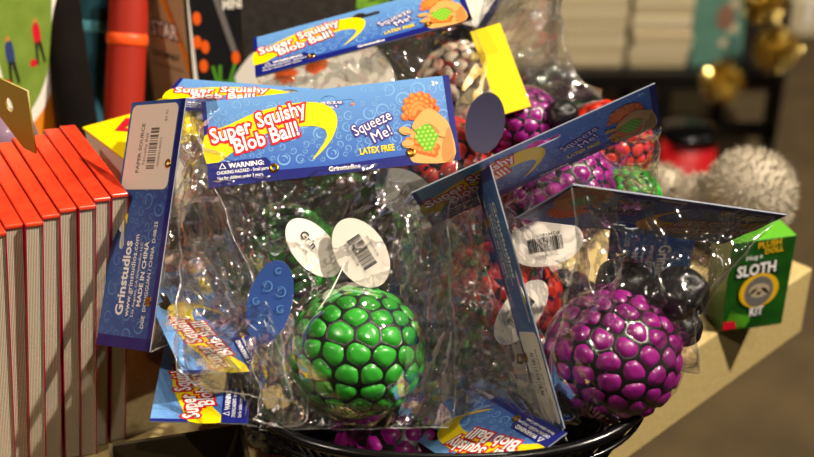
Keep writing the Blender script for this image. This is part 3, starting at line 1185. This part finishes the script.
# ------------------------------------------------------------------ red books
M_pages = mat('page_edges', '#d9cfae', 0.7)
nt = M_pages.node_tree
tcn = nt.nodes.new('ShaderNodeTexCoord')
wv = nt.nodes.new('ShaderNodeTexWave')
wv.bands_direction = 'X'
wv.inputs['Scale'].default_value = 420
wv.inputs['Distortion'].default_value = 1.2
wv.inputs['Detail'].default_value = 3
wv.inputs['Detail Scale'].default_value = 0.3
rp = nt.nodes.new('ShaderNodeValToRGB')
for pos, c in ((0.0, '#8f7a5c'), (.35, '#b3a680'), (.6, '#8f8f76'), (.8, '#a87f6c')):
    el = rp.color_ramp.elements.new(pos) if pos not in (0.0,) else rp.color_ramp.elements[0]
    el.position = pos
    el.color = (*lin(c), 1)
nt.links.new(tcn.outputs['Object'], wv.inputs['Vector'])
nt.links.new(wv.outputs['Fac'], rp.inputs['Fac'])
nt.links.new(rp.outputs['Color'], nt.nodes['Principled BSDF'].inputs['Base Color'])

ba = math.radians(29)
BL = np.array([-math.sin(ba), math.cos(ba), 0])            # book length, left and back
BT = np.array([math.cos(ba), math.sin(ba), 0])             # book thickness, right and back
LEAN = math.radians(7)
BH, BLEN, STEP = .150, .092, .0088
rowdir = np.array([math.sin(math.radians(52)), math.cos(math.radians(52)), 0])
th = STEP * float(rowdir @ BT) * .97
top0 = P(112, 199, .60)
HBK = (top0[2] - TABLE_Z) / math.cos(LEAN)
pg = MB().box((.0005, .001, 0), (th - .0005, BLEN - .002, HBK - .0012)).mesh('page_block', [M_pages])
cv = MB().box((0, 0, 0), (.0005, BLEN, HBK)).mesh('cover', [mat('crimson_cover', '#9c1030', .3, coat=.4)])
sp = MB().box((.0005, BLEN - .001, 0), (th - .0005, BLEN, HBK)).mesh('spine', [M_red])
tp = bevel_box('top_band', (0, 0, HBK - .0012), (th, BLEN, HBK + .0008), .0006, [M_redtop])
for k in range(11):
    top = top0 - rowdir * STEP * (k - 0) + BL * (.002 * math.sin(k * 2.3))
    lean = LEAN + .01 * math.sin(k * 1.7)
    base = top - BT * math.sin(lean) * HBK - np.array([0, 0, math.cos(lean) * HBK])
    names = {0: 'right end one beside the price sticker card', 10: 'at the far end of its row from the price sticker card'}
    t = thing('red_book', 'red topped book standing in a leaning row beside the price sticker card', 'book', group='red books in a row')
    X = np.array(BT) * math.cos(lean) - np.array([0, 0, math.sin(lean)])
    Zd = np.array(BT) * math.sin(lean) + np.array([0, 0, math.cos(lean)])
    base[2] = TABLE_Z + .0002 + max(0, th * math.sin(lean))
    t.matrix_world = Matrix([[X[0], BL[0], Zd[0], base[0]], [X[1], BL[1], Zd[1], base[1]], [X[2], BL[2], Zd[2], base[2]], [0, 0, 0, 1]])
    obj('page_block', pg, t)
    obj('cover', cv, t)
    obj('cover', cv, t, (th - .0005, 0, 0))
    obj('spine', sp, t)
    obj('top_band', tp, t)

# ------------------------------------------------------------------ tubes behind the books
def foam_tube(label, top, base, r, m, ring_m, cap_t):
    """hollow foam tube standing on the table, leaning"""
    pt, pb = np.array(P(*top)), on_plane_pt(base)
    t = thing('foam_tube', label, 'foam tube', pb)
    ax = pt - pb
    L = np.linalg.norm(ax)
    pts = [ax * k / 12 for k in range(13)]
    obj('tube_body', MB().tube(pts, [r * (1 + .01 * math.sin(k * 2)) for k in range(13)], 28).mesh('tube_body', [m], True), t)
    c = ax * cap_t
    obj('band', MB().tube([c - ax / L * .004, c - ax / L * .002, c + ax / L * .002, c + ax / L * .004], [r * 1.0, r * 1.05, r * 1.05, r * 1.0], 28).mesh('band', [ring_m], True), t)
    return t


def on_plane_pt(b):
    """base point on the table, given photo column, and depth"""
    px, d = b
    # find py such that P has z = table
    v = ((CAM[2] - TABLE_Z) / d - math.sin(PITCH)) / math.cos(PITCH)
    p = P(px, CY + v * F, d)
    p[2] = TABLE_Z
    return p


M_blackfoam = mat('black_foam', '#090706', .95, spec=.15, noise=(25, '#150e0c'), bump=(200, .2, .001))
M_tealfoam = mat('teal_foam', '#1a5a6c', .6)
M_tealcap = mat('pale_teal_rim', '#6cc4d8', .5)
M_redfoam = mat('orange_red_foam', '#a3200a', .55)
M_redhighlight = mat('orange_highlight_paint', '#ff5a1e', .4)  # brighter ring painted for the tube's highlight
foam_tube('black foam tube leaning behind the red books', (52, -40, .79), (98, .83), .0130, M_blackfoam, M_blackfoam, .9)
foam_tube('teal foam tube standing between black and orange tubes', (97, -30, .85), (94, .88), .0105, M_tealfoam, M_tealcap, .78)
foam_tube('orange red foam tube standing behind the yellow lidded box', (131, -30, .81), (116, .84), .0128, M_redfoam, M_redhighlight, .76)

# ------------------------------------------------------------------ game boxes behind
def board_box(name, label, px_l, px_r, d_l, d_r, depth, height, face_m, side_m, cat='box'):
    """upright box on the table: front face between two photo columns at given depths"""
    a, b = on_plane_pt((px_l, d_l)), on_plane_pt((px_r, d_r))
    w = np.linalg.norm(b - a)
    ang = math.atan2((b - a)[1], (b - a)[0])
    t = thing(name, label, cat, a, (0, 0, ang))
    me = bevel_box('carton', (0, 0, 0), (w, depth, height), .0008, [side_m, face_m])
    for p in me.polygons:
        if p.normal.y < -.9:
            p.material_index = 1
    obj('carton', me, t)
    return t, w


def upright(parent, name, mb, mats, y=-.0004):
    o = obj(name, mb.mesh(name, mats), parent, (0, y, 0), (math.pi / 2, 0, 0))
    return o


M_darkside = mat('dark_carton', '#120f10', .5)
# football game box, far left
M_pitch = mat('green_pitch_print', '#7f9a3c', .45, noise=(60, '#6d8a30'))
M_orangep = mat('orange_carton_print', '#e88a1c', .4, coat=.2)
M_bluep = mat('blue_shirt_print', '#2b3f78', .5)
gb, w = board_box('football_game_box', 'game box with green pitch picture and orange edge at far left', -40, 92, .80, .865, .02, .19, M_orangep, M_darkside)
mb = MB()
hmap = lambda y: .088 + (y - .095) * .105 / .205
mb.poly([((.14 + .84 * x) * w, hmap(y)) for x, y in smooth_curve([(.30, .32), (.31, .2), (.40, .125), (.55, .095), (.80, .125), (.95, .19), (.99, .32)], 6)], .0001, 0)
mb.poly([((.14 + .84 * x) * w, hmap(y)) for x, y in smooth_curve([(.47, .318), (.44, .22), (.50, .13), (.60, .115), (.78, .145), (.9, .20), (.95, .318)], 6)], .0002, 1)
for bx, by, sc, cm in ((.60, .126, .8, 2), (.80, .134, .75, 3)):
    x = bx * w
    mb.disc(x, by + .030 * sc, .0022 * sc, .0003, 4, 10)
    mb.poly(smooth_curve([(x - .003 * sc, by + .012 * sc), (x - .0028 * sc, by + .026 * sc), (x + .0028 * sc, by + .027 * sc), (x + .003 * sc, by + .011 * sc)], 4), .0003, cm)
    mb.poly([(x - .0028 * sc, by + .013 * sc), (x - .004 * sc, by - .008 * sc), (x - .002 * sc, by - .008 * sc), (x, by + .011 * sc)], .0003, 5)
    mb.poly([(x, by + .011 * sc), (x + .003 * sc, by - .008 * sc), (x + .005 * sc, by - .007 * sc), (x + .003 * sc, by + .013 * sc)], .0003, 5)
    mb.disc(x - .005, by - .004, .0035 * sc, .00035, 3, 10)
upright(gb, 'picture_print', mb, [M_white, M_pitch, M_bluep, M_redp, M_skin2, M_darkside])

# catapult game: narrow side with lettering, front with red dots and a green catapult
M_kraft = mat('beige_carton_print', '#bfa583', .5, noise=(14, '#a98c68'))
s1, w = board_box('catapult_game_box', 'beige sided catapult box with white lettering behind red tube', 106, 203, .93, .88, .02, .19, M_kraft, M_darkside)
mb = MB()
for layer, (bold, mi) in enumerate(((.09, 0), (.02, 1))):
    mb.text('STAR', w * .68, .130, .014, .0002 + layer * .0001, mi, 0, bold, .72)
mb.text('CATAPULT', w * .66, .115, .0056, .0002, 0, 0, .02, .9)
mb.text('FOR HIGH PERFORMANCE', w * .66, .108, .0026, .0002, 0, 0, 0, .9)
mb.poly([(w * .62, .18), (w * .74, .18), (w * 1.0, .105), (w * 1.0, .12)], .00012, 2)
swirl(mb, w * .85, .082, .010, .0002, 3, 0, .002)
mb.poly([(0, 0), (w * .66, 0), (w * .58, .19), (0, .19)], .00006, 4)  # dark panel added as backdrop for the darkness between the tubes
upright(s1, 'carton_print', mb, [M_black, M_whitep, M_orangep, M_redp, mat('dark_backdrop_paint', '#33221a', .5)])

M_blackcard = mat('black_carton_print', '#15151a', .4, coat=.3)
M_greenp = mat('green_stick_print', '#58a02c', .45)
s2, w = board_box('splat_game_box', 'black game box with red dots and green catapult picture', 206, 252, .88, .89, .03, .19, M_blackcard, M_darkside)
mb = MB()
mb.poly([(0, .0), (w * .10, 0), (w * .22, .07), (w * .08, .10), (w * .0, .19)], .0001, 0)
for x, y in ((.16, .146), (.13, .130), (.28, .126), (.22, .113), (.27, .090), (.88, .116)):
    mb.disc(x * w, y, .0028, .0002, 1, 16, .0046)
for (x0, y0, x1, y1) in ((.4, .112, .55, .086), (.4, .100, .85, .099), (.55, .084, .9, .116), (.80, .101, .9, .088), (.5, .082, .92, .089), (.55, .112, .5, .086)):
    a, b = np.array((x0 * w, y0)), np.array((x1 * w, y1))
    nn = np.array((-(b - a)[1], (b - a)[0]))
    nn = nn / np.linalg.norm(nn) * .0010
    mb.poly([tuple(a + nn), tuple(a - nn), tuple(b - nn), tuple(b + nn)], .00015, 2)
mb.poly([(w * .45, .165), (w * .58, .165), (w * .92, .12), (w * .80, .12)], .00012, 3)
mb.text('MINI', w * .68, .150, .009, .0002, 0, 0, .04, .7)
upright(s2, 'carton_print', mb, [M_white, M_orange, M_greenp, M_grey])

M_greycard = mat('dark_grey_dotted_print', '#3b3734', .45, noise=(160, '#2b2826'))
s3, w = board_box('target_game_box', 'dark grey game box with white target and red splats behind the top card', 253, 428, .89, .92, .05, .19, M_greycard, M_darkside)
mb = MB()
mb.disc(w * .36, .076, .060, .0001, 0, 48, .056)
for x, y in ((.22, .101), (.38, .106)):
    pts = []
    rng = random.Random(int(x * 100))
    for k in range(18):
        an = 2 * math.pi * k / 18
        r = .0085 * (1 + rng.uniform(-.25, .15))
        pts.append((x * w + r * math.cos(an), y + r * .85 * math.sin(an)))
    mb.poly(smooth_curve(pts, 2), .0002, 1)
for (x0, y0, x1, y1) in ((.64, .185, .62, .142), (.64, .146, .70, .156), (.68, .185, .74, .144), (.76, .144, .78, .185), (.82, .185, .83, .142), (.88, .142, .85, .185), (.62, .143, .78, .146)):
    a, b = np.array((x0 * w, y0)), np.array((x1 * w, y1))
    nn = np.array((-(b - a)[1], (b - a)[0]))
    nn = nn / np.linalg.norm(nn) * .0022
    mb.poly([tuple(a + nn), tuple(a - nn), tuple(b - nn), tuple(b + nn)], .00025, 2)
upright(s3, 'carton_print', mb, [M_white, M_orange, mat('lime_stick_print', '#7cb63a', .45)])

bk, w = board_box('dark_filler_block', 'added black block darkening the gap behind the bagged balls', 186, 430, .825, .83, .025, .092, M_darkside, M_darkside)  # dark block added where only darkness shows behind the pile
obj('filler_top', bevel_box('filler_top', (0, 0, .092), (w, .024, .0928), .0003, [M_darkside]), bk)

# white card with a dark blue edge at the top, and the yellow card in the clear bag
wc = thing('white_backing_card', 'white backing card with dark blue edge under the big clear bag', 'card')
Mw = card_pose([(484, 30), (436, 16), (470, -30), (512, -18)], .3, .1, .78, (.035, .035))
wc.matrix_world = Mw
obj('sheet', bevel_box('sheet', (0, 0, -.0005), (.035, .035, .0005), .0002, [M_white]), wc)
obj('blue_edge', bevel_box('blue_edge', (-.0004, 0, -.0008), (.004, .035, .0008), .0002, [mat('dark_blue_edge', '#1c2350', .4)]), wc)

yc = thing('yellow_toy_package', 'yellow card inside a big clear bag below the stacked boxes', 'toy package')
My = pose_pts((500, 116, .672), (530, 107, .672), (466, 30, .70))
yc.matrix_world = My
obj('yellow_card', bevel_box('yellow_card', (0, 0, -.0005), (.0175, .058, .0005), .0002, [mat('yellow_card', '#f2cf10', .4, coat=.3)]), yc)
rooted(yc)
bag(yc, P(484, -8, .72), P(550, -12, .74), P(606, 100, .71), P(452, 140, .70), 21, (.014, .012), 1.5, (100, 110), [BALLS['purple2']], (0, .12), peak=.7, m=M_film2)

# ------------------------------------------------------------------ yellow lidded box beside the books
yb = thing('yellow_lidded_box', 'white box with yellow lid and red lettering behind the price sticker card', 'box')
a = P(84, 127, .70)
yaw = math.radians(-52)
yb.location = (float(a[0]), float(a[1]), TABLE_Z)
yb.rotation_euler = (0, 0, yaw)
hy = a[2] - TABLE_Z
obj('carton', bevel_box('carton', (0, 0, 0), (.050, .055, hy - .0015), .0008, [mat('cream_white_carton', '#e6dccd', .6)]), yb)
obj('lid', bevel_box('lid', (-.0008, -.0008, hy - .0015), (.0508, .0558, hy), .0004, [M_yellow]), yb)
mb = MB()
for layer, (bold, mi) in enumerate(((.07, 1), (.03, 0))):
    mb.text('ELF', .014, .012, .022, hy + .0001 + layer * .0001, mi, .75, bold, .9)
obj('lid_lettering', mb.mesh('lid_lettering', [M_redp, M_black]), yb)

# ------------------------------------------------------------------ olive hang bag at far left
ob = thing('olive_header_bag', 'olive yellow header with round hole on a clear bag at far left', 'toy package')
Mo = card_pose([(-14, 133), (37, 150), (27, 94), (-22, 64)], .3, .3, .70, (.034, .034))
ob.matrix_world = Mo
mo = mat('olive_yellow_card', '#94862c', .5, coat=.2)
cu = bpy.data.curves.new('header', 'CURVE')
cu.dimensions = '2D'
cu.fill_mode = 'BOTH'
cu.extrude = .0005
for pts in ([(.026, 0), (.034, 0), (.034, .034), (0, .034), (0, .017), (.012, .012)], [(.0200 + .0026 * math.cos(2 * math.pi * k / 16), .0215 + .0038 * math.sin(2 * math.pi * k / 16)) for k in range(16)]):
    s_ = cu.splines.new('POLY')
    s_.points.add(len(pts) - 1)
    for k, (x, y) in enumerate(pts):
        s_.points[k].co = (x, y, 0, 1)
    s_.use_cyclic_u = True
tmp = bpy.data.objects.new('header', cu)
me = bpy.data.meshes.new_from_object(tmp)
bpy.data.objects.remove(tmp)
me.materials.clear()
me.materials.append(mo)
obj('header', me, ob)
rooted(ob)
lo = on_plane_pt((-10, .73))
bag(ob, P(-20, 105, .690), P(36, 125, .695), P(44, 230, .70), P(-30, 230, .70), 31, (.008, .008), 2.2, (60, 60), [], peak=.5, m=M_film2)
Mi = np.array(ob.matrix_world.inverted())
mb = MB()
rng = random.Random(9)
prof = [(1e-4, -.016), (.012, -.013), (.017, -.004), (.015, .008), (.008, .015), (1e-4, .017)]
bpos = Vector((Mi[:3, :3] @ P(6, 138, .70) + Mi[:3, 3]))
obj('contents', MB().lathe(prof, 20, M=Matrix.Translation(bpos)).mesh('contents', [mat('mauve_toy', '#8a6f86', .35, coat=.5)], True), ob)

# ------------------------------------------------------------------ cardboard box under the lowest card
M_cardb = mat('brown_cardboard', '#4d3f26', .8, noise=(40, '#43371f'))
pb = P(205, 470, .535)
cb = thing('cardboard_box', 'open brown cardboard box under the lowest blue card', 'box', (float(pb[0]) - .005, float(pb[1]) + .01, TABLE_Z), (0, 0, math.radians(14)))
hh = .055
for nm, lo, hi in (('front_panel', (-.036, -.045, 0), (.022, -.043, hh * .82)), ('back_panel', (-.036, .035, 0), (.022, .037, hh)),
                   ('side_panel', (-.038, -.045, 0), (-.036, .037, hh)), ('side_panel', (.022, -.045, 0), (.024, .037, hh)), ('bottom_panel', (-.036, -.043, 0), (.022, .035, .002))):
    obj(nm, bevel_box(nm, lo, hi, .0004, [M_cardb]), cb)

# ------------------------------------------------------------------ sloth kit box and plush
sp_ = on_plane(720, 333, TABLE_Z)
M_kit = mat('green_carton_print', '#1f5e18', .4, coat=.3, noise=(70, '#154711'))
M_kitl = mat('light_green_carton_print', '#58a524', .4, coat=.3)
yawk = math.radians(14)
kit = thing('sloth_kit_box', 'small green SLOTH KIT box standing on the pale board', 'box', (sp_[0], sp_[1], TABLE_Z), (0, 0, yawk))
KW, KD, KH = .041, .024, .062
kb = bevel_box('carton', (0, 0, 0), (KW, KD, KH), .0006, [M_kit, M_kitl])
for p in kb.polygons:
    if p.normal.z > .9:
        p.material_index = 1
obj('carton', kb, kit)
mb = MB()
hh_ = KH
for layer, (bold, mi) in enumerate(((.10, 1), (.03, 0))):
    mb.text('SLOTH', KW * .13, hh_ * .615, .0105, .0001 + layer * .0001, mi, .06, bold, .78)
    mb.text('KIT', KW * .42, hh_ * .155, .0085, .0001 + layer * .0001, mi, .04, bold, .7)
mb.text("Hug a", KW * .24, hh_ * .79, .0045, .0002, 0, .1, .01)
mb.text('PLUSH', KW * .40, hh_ * .91, .0058, .0002, 2, .08, .03, .9)
mb.text('DOLL', KW * .52, hh_ * .84, .0052, .0002, 2, .08, .03, .9)
mb.disc(KW * .52, hh_ * .44, .0128, .0002, 2, 32, .0120)
mb.disc(KW * .52, hh_ * .43, .0092, .0003, 3, 28, .0105)
mb.disc(KW * .52, hh_ * .44, .0068, .0004, 4, 24, .0050)
for sx in (-1, 1):
    mb.poly(smooth_curve([(KW * .52 + sx * .0012, hh_ * .47), (KW * .52 + sx * .0045, hh_ * .455), (KW * .52 + sx * .0062, hh_ * .40), (KW * .52 + sx * .003, hh_ * .43)], 4), .0005, 1)
mb.disc(KW * .52, hh_ * .415, .0014, .0006, 1, 12, .0010)
for k in range(7):
    x = KW * (.05 + .05 * k)
    mb.poly([(x, 0.002), (x + .0012, .002), (x + .004, .016 - .0015 * k), (x + .002, .012)], .00012, 5)
mb.poly([(0.001, .002), (.010, .002), (.0085, .0075), (.001, .008)], .00015, 6)
upright(kit, 'carton_print', mb, [M_whitep, M_black, mat('kit_yellow_print', '#e8b81c', .4), M_grey, mat('pale_sloth_print', '#b9a88c', .5), M_kitl, M_redp])

M_fur = mat('grey_white_fur', '#b3a997', .85, spec=.2)


def plush():
    root = on_plane(700, 245, TABLE_Z)
    t = thing('plush_toy', 'fluffy grey white plush toy lying behind the sloth box', 'plush toy', (root[0], root[1], TABLE_Z))
    lumps = [(750, 193, .82, .0275), (694, 200, .84, .014), (660, 192, .86, .0175), (742, 218, .83, .024), (700, 222, .85, .022)]
    rng = np.random.default_rng(5)
    body = MB()
    fv, ff = [], []
    o3 = np.array([root[0], root[1], TABLE_Z])
    for px, py, d, r in lumps:
        c = P(px, py, d) - o3
        c[2] = max(c[2], r * .98)
        prof = [(max(1e-5, math.sin(math.pi * k / 12)) * r, math.cos(math.pi * k / 12) * r) for k in range(13)]
        body.lathe(prof, 24, M=Matrix.Translation(Vector(c)))
        n = int(5200 * (r / .0315) ** 2)
        D = rng.normal(size=(n, 3))
        D /= np.linalg.norm(D, axis=1)[:, None]
        clump = np.round(D * 5) / 5 + rng.normal(0, .03, (n, 3))
        dirn = D * .75 + .5 * (clump - D) + rng.normal(0, .22, (n, 3)) + np.array([0, 0, -.1])
        dirn /= np.linalg.norm(dirn, axis=1)[:, None]
        L = rng.uniform(.0035, .0075, n)
        p0 = c + D * r * .97
        p1 = p0 + dirn * L[:, None]
        p1[:, 2] = np.maximum(p1[:, 2], .0003)
        p0[:, 2] = np.maximum(p0[:, 2], .0003)
        w = np.cross(dirn, rng.normal(size=(n, 3)))
        w /= np.linalg.norm(w, axis=1)[:, None]
        w *= .00042
        b = len(fv) and sum(len(x) for x in fv)
        fv.append(np.stack([p0 - w, p0 + w, p1], 1).reshape(-1, 3))
        ff.append(np.arange(3 * n).reshape(-1, 3) + (b or 0))
    bo_ = obj('body', body.mesh('body', [M_fur], True), t)
    f = obj('fur', new_mesh('fur', np.concatenate(fv), np.concatenate(ff), [M_fur]), t)
    f['kind'] = 'stuff'


plush()

# ------------------------------------------------------------------ background rack and its stock
def bg(px, py, y):
    """world point on a photo ray at world distance y from the camera"""
    r = FW + (px - CX) / F * RT - (py - CY) / F * UP
    return CAM + r * (y / r[1])


RY = 2.25
SZ = bg(650, 72, RY)[2]
xl, xr = bg(430, 72, RY)[0], bg(785, 72, RY)[0]
rack = thing('black_metal_rack', 'low black metal rack carrying the pale box stacks', 'rack', ((xl + xr) / 2, RY, 0))
hw = (xr - xl) / 2
obj('shelf', bevel_box('shelf', (-hw, -.01, SZ - .035), (hw, .42, SZ), .002, [M_metal]), rack)
obj('crossbar', bevel_box('crossbar', (-hw, -.01, SZ - .135), (hw, .015, SZ - .11), .002, [M_metal]), rack)
obj('crossbar', bevel_box('crossbar', (-hw, .40, SZ - .135), (hw, .42, SZ - .11), .002, [M_metal]), rack)
for lx, ly in ((-hw, -.01), (hw - .025, -.01), (-hw, .395), (hw - .025, .395), (hw * .30, -.01), (hw * .30, .395)):
    obj('leg', bevel_box('leg', (lx, ly, 0), (lx + .025, ly + .025, SZ - .035), .002, [M_metal]), rack)

M_stock = [mat('cream_carton', '#cfc09d', .7), mat('pale_tan_carton', '#c2b28c', .7), mat('cream_white_carton_b', '#d8cba9', .7)]


def stack(pxl, pxr, y, n, h, grp, names, ang=0.0):
    a, b = bg(pxl, 68, y), bg(pxr, 68, y)
    w = b[0] - a[0]
    rng = random.Random(int(pxl))
    for k in range(n):
        z = SZ + .0002 + k * (h + .0006)
        dx = rng.uniform(-.003, .003)
        t = thing('flat_carton', names, 'carton', (a[0] + dx, y + rng.uniform(0, .004), z), (0, 0, ang), grp)
        obj('box_base', bevel_box('box_base', (.001, .001, 0), (w - .001, .16, h * .45), .0015, [M_stock[(k + 1) % 3]]), t)
        obj('box_lid', bevel_box('box_lid', (0, 0, h * .45), (w, .161, h), .0015, [M_stock[k % 3]]), t)


stack(478, 548, RY + .02, 9, .021, 'cartons stacked beside the clear bag', 'cream flat carton in the stack seen through the clear bag')
stack(554, 623, RY + .02, 9, .019, 'cartons in the middle stack', 'cream flat carton in the middle stack on the black rack')
stack(629, 688, RY + .02, 5, .034, 'cartons stacked beside the teal book', 'cream thick carton in the stack beside the teal book')
a, b = bg(690, 66, RY + .03), bg(742, 66, RY + .03)
tb = thing('teal_book', 'teal picture book standing on the black rack', 'book', (a[0], RY + .03, SZ), (math.radians(-8), 0, math.radians(3)))
wv_ = b[0] - a[0]
obj('book_cover', bevel_box('book_cover', (0, 0, 0), (wv_, .014, .15), .0015, [mat('teal_cover', '#557f70', .55, noise=(30, '#4a7265'))]), tb)
mb = MB()
for x, y, r, q, mi in ((.62, .095, .018, .026, 0), (.75, .075, .012, .012, 1), (.80, .045, .014, .009, 2), (.62, .045, .01, .008, 1), (.78, .12, .012, .008, 1)):
    mb.disc(x * wv_, y, r, .0001, mi, 18, q)
upright(tb, 'cover_print', mb, [mat('brown_figure_print', '#7a5a48', .5), mat('beige_figure_print', '#b8a88a', .5), mat('slate_print', '#41635c', .5)], -.0006)

M_gold = mat('gold_tinsel', '#ecd683', .25, 1.0)
M_goldcore = mat('gold_core', '#7a5a10', .4, .8)


def tinsel(label, px, py, y, rpx):
    c = bg(px, py, y)
    d = (c - CAM) @ FW
    r = rpx * d / F
    t = thing('tinsel_ball', label, 'tinsel ball', c)
    prof = [(max(1e-5, math.sin(math.pi * k / 10)) * r * .6, math.cos(math.pi * k / 10) * r * .6) for k in range(11)]
    obj('core', MB().lathe(prof, 16).mesh('core', [M_goldcore], True), t)
    rng = np.random.default_rng(int(px))
    n = 420
    D = rng.normal(size=(n, 3))
    D /= np.linalg.norm(D, axis=1)[:, None]
    w = np.cross(D, rng.normal(size=(n, 3)))
    w /= np.linalg.norm(w, axis=1)[:, None]
    L = r * rng.uniform(.8, 1.05, n)
    q = D + .35 * rng.normal(size=(n, 3))
    q /= np.linalg.norm(q, axis=1)[:, None]
    ww = .05 * r
    p0, p1 = D * r * .5, q * L[:, None]
    V = np.stack([p0 - w * ww, p0 + w * ww, p1 + w * ww, p1 - w * ww], 1).reshape(-1, 3)
    s = obj('tinsel_strips', new_mesh('tinsel_strips', V, np.arange(4 * n).reshape(-1, 4), [M_gold]), t)
    s['kind'] = 'stuff'
    obj('hanging_cord', MB().tube([(0, 0, r * .5), (0, 0, r * 1.5)], .002, 6).mesh('hanging_cord', [M_goldcore]), t)


tinsel('gold tinsel ball hanging below the teal book', 722, 82, RY - .065, 23)
tinsel('gold tinsel ball hanging at the outer end of the rack', 777, 50, RY - .075, 25)
tinsel('gold tinsel ball above another at the outer end of the rack', 764, 4, RY - .075, 24)

# dark goods and pale goods further back
dk = thing('dark_crate', 'dark brown crate beside the gold tinsel balls on the rack', 'crate', (bg(742, 66, RY + .1)[0], RY + .12, SZ))
M_crate = mat('dark_brown_crate', '#1d140f', .6)
for nm, lo, hi in (('front_panel', (0, 0, 0), (.09, .006, .10)), ('back_panel', (0, .15, 0), (.09, .156, .10)), ('side_panel', (0, .006, 0), (.006, .15, .10)),
                   ('side_panel', (.084, .006, 0), (.09, .15, .10)), ('bottom_panel', (.006, .006, 0), (.084, .15, .006))):
    obj(nm, bevel_box(nm, lo, hi, .001, [M_crate]), dk)

# red bin with a dark lid under the rack
cbin = bg(690, 133, 1.95)
bin_ = thing('red_bin', 'red bin with shiny dark lid under the rack', 'bin', (cbin[0], 1.95, 0))
hb = cbin[2] + .01
M_bin = mat('red_plastic', '#b01016', .35, coat=.3)
obj('bin_body', MB().lathe([(1e-4, 0), (.036, 0), (.038, .004), (.048, hb - .012), (.046, hb - .012), (1e-4, .01)], 36).mesh('bin_body', [M_bin], True), bin_)
obj('lid', MB().lathe([(.049, hb - .016), (.051, hb - .014), (.051, hb - .004), (.046, hb), (.03, hb + .003), (1e-4, hb + .004)], 36).mesh('lid', [mat('dark_chrome', '#2b2a2c', .15, .9)], True), bin_)

# low pale cartons on the floor beyond the rack
for k, (px, py, y, w_, d_, h_, c, lab) in enumerate(((808, 22, 3.25, .22, .2, .10, '#c9bd9c', 'pale carton standing on the carpet far behind the rack'),
                                                 (650, 112, 2.72, .24, .15, .10, '#bfae8a', 'low tan carton on the carpet behind the rack legs'))):
    c3 = bg(px, py, y)
    t = thing('floor_carton', lab, 'carton', (c3[0] - w_ / 2, y, 0))
    obj('carton', bevel_box('carton', (0, 0, 0), (w_, d_, h_), .003, [mat('floor_carton_%d' % k, c, .7)]), t)
    obj('tape', bevel_box('tape', (w_ * .45, -.001, h_ * .3), (w_ * .55, d_ + .001, h_ + .001), .0005, [M_paper]), t)
